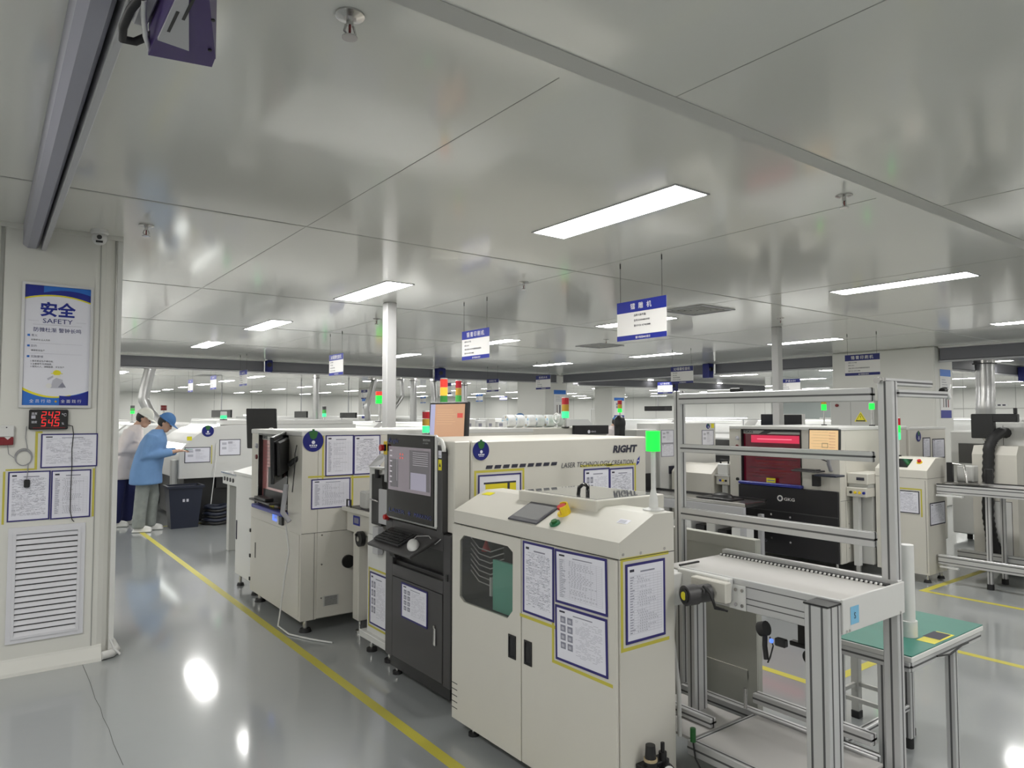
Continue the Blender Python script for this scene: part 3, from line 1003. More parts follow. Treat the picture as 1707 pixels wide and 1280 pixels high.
def seven(g, p, ch, x, y, w, h, m, d):
    th = w * .17
    H = h / 2
    R = {'a': (0, h - th, w, h), 'g': (0, H - th / 2, w, H + th / 2), 'd': (0, 0, w, th), 'f': (0, H, th, h), 'b': (w - th, H, w, h), 'e': (0, 0, th, H), 'c': (w - th, 0, w, H)}
    for k in SEG[ch]:
        a = R[k]
        sk = 0.12
        pts = [(x + a[0] + a[1] * sk, y + a[1]), (x + a[2] + a[1] * sk, y + a[1]), (x + a[2] + a[3] * sk, y + a[3]), (x + a[0] + a[3] * sk, y + a[3])]
        g.poly(p, pts, m, d)


g = G()
for row, (s_, yy) in enumerate((('242', 1.604), ('545', 1.553))):
    for k, ch in enumerate(s_):
        seven(g, p, ch, 0.288 + k * 0.036, yy, 0.024, 0.043, 'led_red', 0.0325)
    g.rect(p, 0.356, yy, 0.362, yy + 0.006, 'led_red', 0.0326)
g.text(p, '℃', 0.400, 1.618, 0.024, 'paper', 0.0325); g.text(p, '%', 0.400, 1.563, 0.02, 'paper', 0.0325)
g.text(p, '温度', 0.236, 1.628, 0.016, 'paper', 0.0325); g.text(p, '湿度', 0.236, 1.574, 0.016, 'paper', 0.0325)
g.rect(p, 0.236, 1.602, 0.258, 1.622, 'ink_grey', 0.0324); g.rect(p, 0.245, 1.540, 0.42, 1.546, 'dark_red', 0.0324)
g.build('digits', t)
g = G(); path = [(0.434, PYL - 0.01, 1.56), (0.462, PYL - 0.008, 1.553), (0.47, PYL - 0.006, 1.50), (0.463, PYL - 0.006, 1.40), (0.465, PYL - 0.012, 1.30), (0.462, PYL - 0.012, 1.12), (0.462, PYL - 0.012, 1.0), (0.475, PYL - 0.006, 0.94), (0.487, PYL - 0.004, 0.925)]
g.tube(path, 0.0025, 'black', 6); g.build('power_cord', t)

t = thing('coiled_sensor_cable', 'coiled grey cable with a black plug hanging beside the notices', 'cable', (0.2, PYL, 1.19))
g = G()
for rr, dz in ((0.043, 0), (0.046, 0.004), (0.041, -0.003)):
    g.tube([(0.203 + rr * math.cos(a * math.pi / 12), PYL - 0.008 - 0.002 * math.sin(a), 1.355 + dz + rr * 1.15 * math.sin(a * math.pi / 12)) for a in range(24)], 0.0025, 'cable_grey', 6, True)
g.tube([(0.213, PYL - 0.006, 1.553), (0.210, PYL - 0.006, 1.48), (0.222, PYL - 0.006, 1.41)], 0.0025, 'cable_grey', 6)
g.tube([(0.228, PYL - 0.008, 1.32), (0.226, PYL - 0.010, 1.26), (0.223, PYL - 0.010, 1.215)], 0.0022, 'cable_grey', 6)
g.tube([(0.118, PYL - 0.004, 1.436), (0.125, PYL - 0.006, 1.38), (0.16, PYL - 0.008, 1.35)], 0.002, 'cable_grey', 6)
g.build('cord', t)
g = G(); g.slab(p, 0.208, 1.165, 0.240, 1.215, 0.004, 0.022, 'black', 0.005); g.build('plug', t)

t = thing('fire_alarm', 'white and dark red alarm box at the edge of the pillar', 'alarm', (0.11, PYL, 1.43))
g = G(); g.slab(p, 0.06, 1.487, 0.150, 1.560, 0, 0.035, 'plastic_white', 0.005); g.pcyl(p, 0.11, 1.547, 0.004, 0.035, 0.037, 'ink_dark', 10); g.build('case', t)
g = G(); g.slab(p, 0.064, 1.436, 0.147, 1.487, 0, 0.032, 'alarm_red', 0.004); g.poly(p, [(0.10, 1.487), (0.135, 1.487), (0.117, 1.47)], 'plastic_white', 0.0325); g.build('red_lens', t)

paper('landscape notice above the two portrait notices on the pillar', p, 0.293, 1.283, 0.610, 1.503, 'lines', border=0.008)
paper('portrait notice on the pillar behind the black plug', p, 0.126, 0.953, 0.350, 1.267, 'lines', border=0.008)
paper('portrait notice on the pillar behind the thin black cord', p, 0.354, 0.950, 0.577, 1.265, 'table', border=0.008)
t = thing('marking_tape', 'yellow tape strips between the notices on the pillar', 'tape', (0.3, PYL, 0.95))
g = G(); g.rect(p, 0.262, 1.275, 0.276, 1.52, 'yellow_tape', 0.0008); g.rect(p, 0.100, 0.94, 0.112, 1.27, 'yellow_tape', 0.0008); g.rect(p, 0.586, 0.95, 0.599, 1.27, 'yellow_tape', 0.0008); g.rect(p, 0.112, 1.274, 0.262, 1.284, 'yellow_tape', 0.0008); g.rect(p, 0.276, 1.508, 0.30, 1.52, 'yellow_tape', 0.0008); g.build('strip', t)

t = thing('louvre_grille', 'white louvred return air grille low on the pillar', 'grille', (0.345, PYL, 0.19))
g = G(); g.frame(p, 0.136, 0.194, 0.552, 0.915, 0.03, 0, 0.010, 'louver_white'); g.frame(p, 0.162, 0.22, 0.526, 0.889, 0.016, 0.0, 0.016, 'louver_white'); g.build('frame', t)
g = G(); g.rect(p, 0.17, 0.226, 0.52, 0.885, 'gap', 0.0008); g.build('backing', t)
g = G()
for k in range(18):
    z = 0.236 + k * 0.0358
    a, b, c_, d_ = p.at(0.178, z, 0.014), p.at(0.510, z, 0.014), p.at(0.510, z + 0.024, 0.002), p.at(0.178, z + 0.024, 0.002)
    g.quad(a, b, c_, d_, 'louver_white'); g.quad(p.at(0.178, z - 0.003, 0.013), p.at(0.510, z - 0.003, 0.013), b, a, 'louver_white')
g.build('slats', t)

# ------------------------------------------------------------------ the near cabinet with the window (loader)
LX0, LY0, LY1 = 1.98, 1.948, 3.146
t = thing('loader_cabinet', 'cream cabinet with a tinted window and green lamp, nearest the viewer', 'machine', (2.2, 2.5, 0))
g = G()
zs, ze = 0.065, 1.127
prof = [(LX0, 1.062), (LX0, ze), (2.18, 1.221), (2.30, 1.221), (2.30, 1.062)]
g.prism([(LX0 + 0.004, zs), (LX0 + 0.004, 1.062), (2.30, 1.062), (2.30, zs)], 1, LY0, 2.58, 'beige')
g.prism([(LX0 + 0.004, zs), (LX0 + 0.004, 0.66), (2.30, 0.66), (2.30, zs)], 1, 2.58, LY1, 'beige')
g.box(LX0 + 0.004, 3.10, 0.66, 2.30, LY1, 1.062, 'beige')
g.box(2.26, 2.58, 0.66, 2.30, 3.10, 1.062, 'gap'); g.box(1.99, 2.585, 0.661, 2.26, 3.098, 0.664, 'gap'); g.box(1.99, 3.094, 0.664, 2.26, 3.099, 1.06, 'gap'); g.box(1.99, 2.581, 0.664, 2.26, 2.586, 1.06, 'gap')
g.build('body', t)
g = G(); g.prism(prof, 1, LY0, LY1, 'beige'); g.box(LX0 - 0.001, LY0 + 0.002, 1.0605, LX0 + 0.01, LY1 - 0.002, 1.0635, 'gap')
q = PY(0, LY0)
g.rect(q, LX0, 1.060, 2.30, 1.063, 'gap', 0.001)
for x, z in ((2.0, 1.08), (2.1, 1.076), (2.24, 1.078)):
    g.disc(q, x, z, 0.006, 'steel', 0.002, 10)
g.build('top_hood', t)
g = G(); g.box(2.30, 2.23, 0.1, 2.60, LY1, 1.17, 'beige', 0.004); g.build('rear_body', t)
fp = PX(LX0, LY1, 0)   # u = LY1 - y
U = lambda y: LY1 - y
ring_o = [(U(3.142), 0.07), (U(2.557), 0.07), (U(2.557), 1.058), (U(3.142), 1.058)]
wi = [(U(3.033), 1.012), (U(2.658), 1.012), (U(2.618), 0.990), (U(2.620), 0.722), (U(2.660), 0.680), (U(3.031), 0.676), (U(3.070), 0.697), (U(3.068), 0.982)]
g = G()
D0, D1 = -0.002, 0.012
# ring: connect octagon to the outline
o8 = [(U(3.033), 1.058), (U(2.658), 1.058), (U(2.557), 0.990), (U(2.557), 0.722), (U(2.660), 0.07), (U(3.031), 0.07), (U(3.142), 0.697), (U(3.142), 0.982)]
corner = {1: (U(2.557), 1.058), 3: (U(2.557), 0.07), 5: (U(3.142), 0.07), 7: (U(3.142), 1.058)}
for k in range(8):
    a, b = k, (k + 1) % 8
    pts = [wi[a], wi[b], o8[b]] + ([corner[a]] if a in corner else []) + [o8[a]]
    g.polyslab(fp, pts, D0, D1, 'beige')
dl = g.build('door', t)
g = G(); g.polyslab(fp, wi, 0.004, 0.008, 'glass_smoked' if 'glass_smoked' in MATS else 'window_dark'); lab(g.build('window', dl), 'tinted octagonal window')
g = G(); g.slab(fp, U(2.649), 0.507, U(2.593), 0.613, 0.012, 0.0135, 'gloss_black', 0.0005); g.frame(fp, U(2.649), 0.507, U(2.593), 0.613, 0.008, 0.0125, 0.016, 'black'); g.build('handle', dl)
g = G(); g.slab(fp, U(2.552), 0.07, U(1.956), 1.058, D0, D1, 'beige', 0.002)
dr = g.build('door', t)
g = G(); g.slab(fp, U(2.530), 0.509, U(2.476), 0.616, 0.012, 0.0135, 'gloss_black', 0.0005); g.frame(fp, U(2.530), 0.509, U(2.476), 0.616, 0.008, 0.0125, 0.016, 'black'); g.build('handle', dr)
g = G()
for k in range(5):
    g.slab(fp, U(3.142), 0.123 + k * 0.031, U(3.09), 0.127 + k * 0.031, 0.0122, 0.0128, 'black')
for k in range(2):
    g.slab(fp, U(2.06), 0.123 + k * 0.031, U(1.96), 0.127 + k * 0.031, 0.0122, 0.0128, 'black')
g.build('vent_grille', t)
g = G(); g.box(2.03, 2.60, 0.665, 2.045, 2.865, 0.91, 'rack_green'); g.box(2.02, 2.865, 0.73, 2.035, 2.88, 0.82, 'grey_paint'); lab(g.build('magazine_rack', t), 'green rack behind the tinted window')
g = G()
for k in range(7):
    g.tube([(2.05, 3.09, 0.985 - k * 0.028), (2.04, 3.0, 0.945 - k * 0.028), (2.04, 2.9, 0.94 - k * 0.028), (2.05, 2.80, 0.975 - k * 0.028)], 0.003, 'grey_paint', 6)
g.cyl((2.07, 2.98, 0.93), (2.07, 2.98, 0.985), 0.025, 'red', 12, 0.004)
g.build('hoses', t)
sl = Pl((LX0, LY1, ze), (0, -1, 0), (0.20, 0, 0.094))
g = G()
hm = [(U(2.702), 0.168), (U(2.497), 0.168), (U(2.455), 0.008), (U(2.668), 0.008)]
g.slab(sl, U(2.685), 0.010, U(2.470), 0.170, 0.0, 0.008, 'hmi_grey', 0.003)
hmi = g.build('control_panel', t)
g = G(); g.rect(sl, U(2.672), 0.032, U(2.482), 0.150, 'hmi_screen', 0.009); g.build('screen', hmi)
g = G(); c_ = (U(2.40), 0.125)
g.pcyl(sl, c_[0], c_[1], 0.030, 0, 0.010, 'yellow', 20); g.pcyl(sl, c_[0], c_[1], 0.014, 0.01, 0.03, 'red', 14); g.pcyl(sl, c_[0], c_[1], 0.021, 0.03, 0.042, 'red', 16)
for a in range(-3, 6):
    an = a * 0.38 + 0.4
    g.slab(Pl(sl.at(*c_), sl.u * math.cos(an) + sl.v * math.sin(an), sl.v * math.cos(an) - sl.u * math.sin(an)), 0.026, -0.008, 0.031, 0.008, 0, 0.045, 'yellow')
g.build('emergency_stop', t)
g = G(); c_ = (U(2.372), 0.040); g.pcyl(sl, c_[0], c_[1], 0.024, 0, 0.010, 'green_plastic', 18); g.pcyl(sl, c_[0], c_[1], 0.014, 0.01, 0.02, 'sticker_green', 14); g.build('start_button', t)
g = G(); g.rect(sl, U(2.075), 0.125, U(2.015), 0.155, 'paper', 0.001); g.rect(sl, U(2.07), 0.13, U(2.03), 0.15, 'ink_grey', 0.0015); g.poly(sl, [(U(3.12), 0.17), (U(3.10), 0.20), (U(3.03), 0.205), (U(3.04), 0.175)], 'yellow_label', 0.001); g.build('rating_label', t)
g = G(); g.box(2.14, 2.24, 1.17, 2.58, 2.80, 1.250, 'beige', 0.004)
lid = g.build('lid_box', t)
g = G(); g.box(2.165, 2.265, 1.2495, 2.555, 2.775, 1.2525, 'acrylic'); lab(g.build('lid_pane', lid), 'dark clear acrylic lid')
g = G(); g.tube([(2.2, 2.36, 1.252), (2.2, 2.36, 1.285), (2.215, 2.375, 1.30), (2.225, 2.415, 1.305), (2.22, 2.44, 1.285), (2.22, 2.445, 1.252)], 0.009, 'gloss_black', 8)
g.build('lid_handle', lid)
g = G(); g.lathe((2.27, 2.03, 1.221), [(0.045, 0), (0.045, 0.006), (0.02, 0.012), (0.018, 0.05), (0.010, 0.09), (0.010, 0.245)], 'plastic_white', 18); lp = g.build('signal_lamp', t)
g = G(); g.cyl((2.27, 2.03, 1.47), (2.27, 2.03, 1.556), 0.030, 'lamp_green', 20); g.build('green_lens', lp)
for x, y in ((2.03, 3.03), (2.03, 2.06), (2.26, 3.03), (2.26, 2.06), (2.55, 2.4), (2.55, 3.0)):
    g = G(); g.cyl((x, y, 0), (x, y, 0.015), 0.028, 'rubber', 12); g.cyl((x, y, 0.015), (x, y, 0.07 if x < 2.5 else 0.1), 0.010, 'steel', 8); g.build('foot', t)

fo = PX(LX0 - 0.012, LY1, 0)
paper('tall portrait notice with a light glare on the cabinet front', fo, U(2.538), 0.738, U(2.322), 1.056, 'lines', tilt=0.0, border=0.010, tape='b')
paper('tilted landscape table notice, upper of two on the cabinet front', fo, U(2.314), 0.832, U(2.0), 1.056, 'table', tilt=0.018, border=0.010)
paper('tilted landscape notice with small photos, lower of two on the cabinet front', fo, U(2.312), 0.594, U(2.0), 0.822, 'photos', tilt=0.018, border=0.010, tape='bl')
paper('portrait notice on the narrow side of the nearest cabinet', PY(0, LY0), 2.012, 0.732, 2.240, 1.040, 'table', border=0.010, tape='tlb')

# ------------------------------------------------------------------ laser marking machine with its operator console
t = thing('laser_marking_machine', 'long cream laser machine with a dark grey operator console', 'machine', (2.8, 3.7, 0))
g = G(); g.box(2.19, 3.30, 0.10, 3.62, 4.12, 1.478, 'beige', 0.008); g.build('body', t)
q = PY(0, 3.30)
g = G()
g.text(q, 'RIGHT', 3.300, 1.380, 0.062, 'ink_dark', 0.002, 'L', width=0.232, bold=0.055, shear=0.18)
g.text(q, 'LASER TECHNOLOGY CREATION', 2.855, 1.298, 0.044, 'ink_dark', 0.002, 'L', width=0.640, shear=0.2)
for k in range(9):
    x = 2.285 + k * 0.0605
    g.poly(q, [(x, 1.317), (x + 0.045, 1.317), (x + 0.053, 1.337), (x + 0.008, 1.337)], 'ink_dark', 0.002)
g.poly(q, [(3.522, 1.285), (3.53, 1.325), (3.556, 1.350), (3.55, 1.305)], 'sign_blue', 0.002)
g.disc(q, 3.539, 1.318, 0.006, 'paper', 0.003, 10)
g.build('lettering', t)
g = G(); g.box(2.08, 3.305, 0.97, 2.185, 4.10, 1.478, 'beige', 0.006); g.box(2.12, 3.303, 0.1, 2.185, 4.1, 0.97, 'charcoal'); g.build('front_housing', t)
g = G()
for y0_, y1_, x0_, z0_, z1_ in ((3.31, 4.08, 2.085, 0.63, 0.72),):
    g.box(x0_, y0_, z0_, 2.12, y1_, z1_, 'charcoal')
g.box(2.06, 3.31, 0.13, 2.12, 3.385, 0.96, 'charcoal', 0.004); g.box(2.06, 3.99, 0.13, 2.12, 4.085, 0.96, 'charcoal', 0.004)
g.box(2.06, 3.385, 0.63, 2.12, 3.99, 0.70, 'charcoal'); g.box(2.06, 3.385, 0.865, 2.12, 3.99, 0.97, 'charcoal')
g.box(2.112, 3.385, 0.69, 2.12, 3.99, 0.87, 'black'); g.box(2.08, 3.34, 0.06, 2.12, 4.05, 0.13, 'black')
con = g.build('console', t)
cp = PX(2.06, 4.085, 0)
C_ = lambda y: 4.085 - y
g = G(); g.slab(cp, C_(3.985), 0.14, C_(3.39), 0.625, -0.02, 0.003, 'charcoal', 0.002); cd = g.build('door', con)
g = G(); g.slab(cp, C_(3.47), 0.33, C_(3.45), 0.43, 0.003, 0.014, 'steel', 0.004); g.pcyl(cp, C_(3.46), 0.435, 0.009, 0.003, 0.015, 'steel'); g.build('handle', cd)
g = G(); g.slab(cp, C_(3.33), 0.71, C_(3.35), 0.745, 0.001, 0.006, 'black'); g.build('switch', con)
# screen bezel
g = G()
g.slab(cp, C_(4.02), 0.985, C_(3.425), 1.512, 0.0, 0.030, 'plastic_white', 0.012)
bz = g.build('screen_bezel', t)
g = G(); g.slab(cp, C_(4.010), 0.998, C_(3.435), 1.505, 0.025, 0.034, 'gloss_black', 0.002)
g.text(cp, 'Aright', C_(3.985), 1.455, 0.036, 'logo_blue', 0.036, 'L', width=0.13, shear=0.15)
g.poly(cp, [(C_(3.99), 1.46), (C_(3.965), 1.492), (C_(3.975), 1.455)], 'logo_blue', 0.036)
g.text(cp, '激光打标机', C_(3.555), 1.475, 0.014, 'logo_grey', 0.036, 'L', width=0.085, bold=0.01); g.text(cp, 'LM-5050', C_(3.555), 1.458, 0.012, 'logo_grey', 0.036, 'L', width=0.06)
g.text(cp, 'LASER', C_(3.97), 1.030, 0.034, 'logo_blue', 0.036, 'L', width=0.20); g.text(cp, 'MARKING', C_(3.655), 1.030, 0.034, 'logo_blue', 0.036, 'L', width=0.20)
g.poly(cp, [(C_(3.715) + (0.022 if k % 2 == 0 else 0.008) * math.cos(k * math.pi / 6), 1.042 + (0.022 if k % 2 == 0 else 0.008) * math.sin(k * math.pi / 6)) for k in range(12)], 'logo_blue', 0.036)
g.build('glass_front', bz)
g = G(); a0, a1, b0, b1 = C_(3.985), C_(3.465), 1.165, 1.432
g.rect(cp, a0, b0, a1, b1, 'screen_side', 0.0355)
w_ = a1 - a0
g.rect(cp, a0 + w_ * .52, b0 + .02, a1 - .01, b1 - .015, 'screen_dark', 0.036)
g.rect(cp, a0 + w_ * .55, b0 + .02, a1 - .05, b0 + .12, 'screen_panel', 0.0365)
g.rect(cp, a0 + w_ * .05, b0 + .02, a0 + w_ * .25, b0 + .19, 'screen_dark', 0.036)
for k in range(4):
    g.disc(cp, a0 + w_ * (.30 + .06 * (k % 2)), b1 - .045 - .022 * (k // 2), 0.007, 'screen_red', 0.037, 10)
for k in range(7):
    g.rect(cp, a0 + .02, b1 - .03 - k * .032, a0 + .05, b1 - .022 - k * .032, 'screen_line', 0.037)
    g.rect(cp, a0 + w_ * .6, b1 - .03 - k * .012, a1 - .03, b1 - .028 - k * .012, 'screen_line', 0.037)
g.rect(cp, a0 + w_ * .22, b1 - .07, a0 + w_ * .225, b0 + .06, 'screen_line', 0.037)
g.build('screen', bz)
# curved shoulder on the console's right
g = G()
arc = [(3.425, 1.478)] + [(3.425 - 0.09 * math.sin(a * math.pi / 16), 1.40 + 0.078 * math.cos(a * math.pi / 16)) for a in range(9)]
g.prism([(3.43, 0.97), (3.43, 1.40)] + [(3.43 - 0.005 - 0.055 * math.sin(a * math.pi / 16), 1.40 + 0.055 * math.cos(a * math.pi / 16)) for a in range(9)][::1] + [(3.37, 0.97)], 0, 2.045, 2.08, 'charcoal')
sh = g.build('side_panel', t)
g = G(); ci = [(2.05, 3.43 - 0.065 * math.sin(a * math.pi / 16), 1.425 + 0.065 * math.cos(a * math.pi / 16)) for a in range(9)]
g.tube([(2.05, 3.47, 1.49)] + ci + [(2.05, 3.365, 1.42)], 0.012, 'trim_light', 8); g.build('shoulder_trim', sh)
sq = PX(2.045, 3.43)
g = G(); g.rect(sq, 0.015, 1.385, 0.05, 1.425, 'paper'); g.rect(sq, 0.018, 1.39, 0.047, 1.40, 'ink_grey', 0.002); g.rect(sq, 0.015, 1.315, 0.052, 1.375, 'yellow_label'); g.poly(sq, [(0.022, 1.335), (0.045, 1.335), (0.0335, 1.358)], 'ink_dark', 0.002); lab(g.build('warning_label', sh), 'yellow warning label')
g = G(); e = PX(2.06, 4.055)
g.slab(e, -0.005, 1.375, 0.042, 1.46, 0.0, 0.035, 'yellow', 0.004); g.slab(e, -0.001, 1.40, 0.038, 1.44, 0.035, 0.05, 'black'); g.pcyl(e, 0.018, 1.42, 0.021, 0.05, 0.068, 'red'); g.build('emergency_stop', t)
g = G(); e = PX(2.05, 4.045); g.pcyl(e, 0.01, 0.985, 0.016, 0.0, 0.03, 'red', 12); g.pcyl(e, 0.01, 0.985, 0.024, 0.0, 0.01, 'dark_red', 12); g.build('red_knob', t)
# keyboard tray
tr = Pl((1.87, 3.98, 0.852), (0, -1, 0), (0.19, 0, 0.082))
g = G(); g.slab(tr, 0.02, 0, 0.55, 0.215, -0.018, 0, 'charcoal', 0.004); g.slab(tr, 0.25, 0.02, 0.31, 0.08, -0.06, -0.018, 'black'); g.build('keyboard_tray', t)
for x, y in ((2.15, 3.36), (2.12, 4.03), (3.5, 3.38), (3.5, 4.0)):
    g = G(); g.cyl((x, y, 0), (x, y, 0.02), 0.03, 'rubber', 12); g.cyl((x, y, 0.02), (x, y, 0.11), 0.012, 'steel', 8); g.build('foot', t)
t = thing('keyboard', 'black keyboard on the tray of the laser machine console', 'keyboard', tuple(tr.at(0.2, 0.1)))
g = G(); g.slab(tr, 0.045, 0.04, 0.36, 0.175, 0.001, 0.016, 'charcoal_dark', 0.003); g.build('case', t)
g = G()
for r_ in range(5):
    for k in range(15):
        g.slab(tr, 0.055 + k * 0.0198, 0.05 + r_ * 0.023, 0.055 + k * 0.0198 + 0.016, 0.05 + r_ * 0.023 + 0.018, 0.016, 0.021, 'black')
g.build('keys', t)
t = thing('computer_mouse', 'white computer mouse at the end of the console tray', 'mouse', tuple(tr.at(0.45, 0.1)))
g = G(); m_ = tr.at(0.46, 0.085, 0.004); g.sphere((0, 0, 0), 1, 'plastic_white', 16, (1, 1, 1), 0.0, 1.0)
g.v = [tuple(m_ + (tr.u * .9 + tr.v * -.43) * (v[0] * 0.070 * (1.1 if v[0] > 0 else 1)) + (tr.v * .9 + tr.u * .43) * (v[1] * 0.036) + tr.n * (v[2] * 0.034)) for v in g.v]
g.build('body', t)
g = G(); g.tube([tr.at(0.41, 0.10, 0.012), tr.at(0.40, 0.15, 0.02), tr.at(0.47, 0.19, 0.01), tr.at(0.55, 0.17, -0.02), tr.at(0.58, 0.2, 0.0)], 0.002, 'plastic_white', 6); g.build('cable', t)
paper('notice with two small photos on the dark console door', PX(2.056, 4.085, 0), C_(3.86), 0.402, C_(3.545), 0.612, 'photos', tilt=0.0, border=0.010)
sticker('round blue sign on the laser machine, left of its row of dashes', q, 2.253, 1.423, 0.055)
paper('yellow and teal printed notice behind the nearest cabinet', q, 2.235, 1.06, 2.540, 1.285, 'colour', border=0.009, tape='tlr')
paper('left half of the pair of notices under the LASER lettering', q, 3.040, 0.97, 3.268, 1.283, 'photos', border=0.009, tape='t')
paper('right half of the pair of notices under the LASER lettering', q, 3.268, 0.97, 3.492, 1.277, 'lines', border=0.009, tape='tr')

# ------------------------------------------------------------------ slim white cabinet with the label printer beside the console
t = thing('transfer_cabinet', 'slim white cabinet squeezed between the console and the short conveyor', 'machine', (2.3, 4.4, 0))
g = G(); g.box(2.15, 4.19, 0.13, 2.6, 4.54, 0.80, 'white_paint', 0.005); g.box(2.12, 4.18, 0.095, 2.6, 4.60, 0.14, 'white_paint', 0.004); g.box(2.16, 4.40, 0.8, 2.5, 4.54, 1.26, 'white_paint', 0.004); g.build('body', t)
g = G(); g.box(2.145, 4.32, 0.88, 2.3, 4.475, 1.22, 'black', 0.004); g.cyl((2.13, 4.36, 1.2), (2.13, 4.36, 1.26), 0.016, 'black', 10); g.tube([(2.13, 4.47, 1.05), (2.13, 4.34, 1.045)], 0.006, 'steel', 6); g.build('slot_unit', t)
g = G(); g.box(2.13, 4.21, 0.90, 2.15, 4.335, 1.13, 'rail_grey', 0.003); g.box(2.14, 4.19, 1.18, 2.165, 4.275, 1.44, 'rail_grey', 0.003); g.box(2.10, 4.28, 0.70, 2.14, 4.36, 0.88, 'rail_grey', 0.003); g.build('cover_plate', t)
g = G(); g.quad((2.11, 4.45, 1.275), (2.11, 4.28, 1.29), (2.2, 4.28, 1.37), (2.2, 4.45, 1.36), 'hmi_screen'); g.box(2.12, 4.27, 1.26, 2.2, 4.46, 1.27, 'grey_paint'); g.build('touch_panel', t)
for x, y in ((2.18, 4.52), (2.18, 4.25), (2.5, 4.4)):
    g = G(); g.cyl((x, y, 0), (x, y, 0.022), 0.036, 'rubber', 14); g.cyl((x, y, 0.022), (x, y, 0.1), 0.013, 'steel', 8); g.build('foot', t)
paper('narrow portrait notice low on the slim white cabinet', PX(2.149, 4.54), 0.05, 0.205, 0.30, 0.555, 'photos', border=0.010, tape='tlb')

# short conveyor
t = thing('short_conveyor', 'short cream transfer conveyor with a black hand wheel', 'conveyor', (2.4, 4.9, 0))
g = G(); g.box(2.25, 4.62, 0.74, 2.75, 5.12, 0.895, 'beige', 0.006); g.box(2.21, 4.60, 0.895, 2.75, 5.13, 0.925, 'beige', 0.004); g.rect(PX(2.25, 5.12), 0.12, 0.80, 0.24, 0.87, 'sign_blue', 0.002); g.rect(PX(2.25, 5.12), 0.14, 0.815, 0.22, 0.855, 'ink', 0.003); g.build('body', t)
g = G(); g.box(2.24, 4.65, 0.9255, 2.7, 5.08, 0.93, 'charcoal'); g.build('belt', t)
g = G(); g.box(2.26, 4.80, 0.93, 2.35, 4.92, 1.06, 'grey_paint', 0.01); g.tube([(2.22, 4.98, 0.93), (2.22, 4.98, 0.985), (2.22, 5.05, 0.985), (2.22, 5.05, 0.93)], 0.006, 'black', 6); g.build('sensor_unit', t)
g = G(); g.cyl((2.20, 4.80, 0.723), (2.235, 4.80, 0.723), 0.055, 'black', 22); g.cyl((2.195, 4.80, 0.723), (2.26, 4.80, 0.723), 0.018, 'steel', 10); g.cyl((2.19, 4.83, 0.75), (2.21, 4.83, 0.75), 0.01, 'black', 8); g.build('hand_wheel', t)
for x, y in ((2.27, 4.95), (2.65, 4.95)):
    g = G(); g.box(x - 0.02, y - 0.05, 0.1, x + 0.06, y + 0.05, 0.74, 'beige', 0.005); lg = g.build('leg', t)
    g = G(); g.cyl((x + .02, y, 0), (x + .02, y, 0.02), 0.034, 'steel', 14); g.cyl((x + .02, y, 0.02), (x + .02, y, 0.1), 0.014, 'steel', 8); g.build('foot', lg)
g = G(); g.box(2.33, 4.64, 0.15, 2.70, 4.90, 0.74, 'grey_paint', 0.004); g.build('lower_cover', t)

# ------------------------------------------------------------------ aluminium conveyor at the front right
def profile(g, a, b, w, h, groove=True, m='aluminium'):
    """extruded aluminium section from a to b (axis aligned), w x h, with slots"""
    a, b = V(a), V(b)
    d = b - a
    ax = max(range(3), key=lambda i: abs(d[i]))
    o = [i for i in range(3) if i != ax]
    lo, hi = [0, 0, 0], [0, 0, 0]
    lo[ax], hi[ax] = min(a[ax], b[ax]), max(a[ax], b[ax])
    for i, s in zip(o, (w, h)):
        lo[i], hi[i] = a[i] - s / 2, a[i] + s / 2
    g.box(*lo, *hi, m, 0.003)
    if groove:
        e = 0.0006
        for i, j, si, sj in ((o[0], o[1], w, h), (o[1], o[0], h, w)):
            n = max(1, round(sj / 0.045))
            for k in range(n):
                c = a[j] - sj / 2 + sj * (k + .5) / n
                l2, h2 = list(lo), list(hi)
                l2[j], h2[j] = c - 0.004, c + 0.004
                l2[i], h2[i] = lo[i] - e, hi[i] + e
                g.box(*l2, *h2, 'aluminium_groove')
    return g


t = thing('belt_conveyor', 'aluminium framed conveyor with a white belt beside the nearest cabinet', 'conveyor', (2.69, 1.7, 0))
g = G(); g.box(2.482, 1.34, 0.925, 2.90, 2.16, 0.945, 'belt_white', 0.004); lab(g.build('belt', t), 'white conveyor belt')
g = G(); g.box(2.468, 1.33, 0.835, 2.482, 2.06, 0.958, 'aluminium', 0.002)
for z in (0.862, 0.885, 0.930):
    g.box(2.4672, 1.42, z, 2.469, 1.80, z + 0.004, 'aluminium_groove')
g.build('side_rail', t)
g = G(); g.box(2.906, 1.33, 0.835, 2.94, 2.16, 0.968, 'aluminium', 0.002); g.box(2.872, 1.36, 0.9452, 2.906, 2.15, 0.951, 'black')
for k in range(40):
    g.cyl((2.874, 1.38 + k * 0.0195, 0.951), (2.866, 1.38 + k * 0.0195, 0.9485), 0.005, 'paper_warm', 6)
g.build('chain_rail', t)
g = G(); g.box(2.468, 1.322, 0.840, 2.940, 1.332, 0.962, 'white_paint', 0.002)
for x in (2.49, 2.51, 2.90):
    g.cyl((x, 1.322, 0.848), (x, 1.319, 0.848), 0.005, 'steel', 8)
ep = g.build('end_plate', t)
g = G(); e = PY(0, 1.322); g.rect(e, 2.518, 0.866, 2.578, 0.930, 'blue_sticker', 0.001); g.text(e, 'S', 2.548, 0.885, 0.032, 'ink_dark', 0.002, 'C'); lab(g.build('letter_sticker', ep), 'light blue sticker with a letter S')
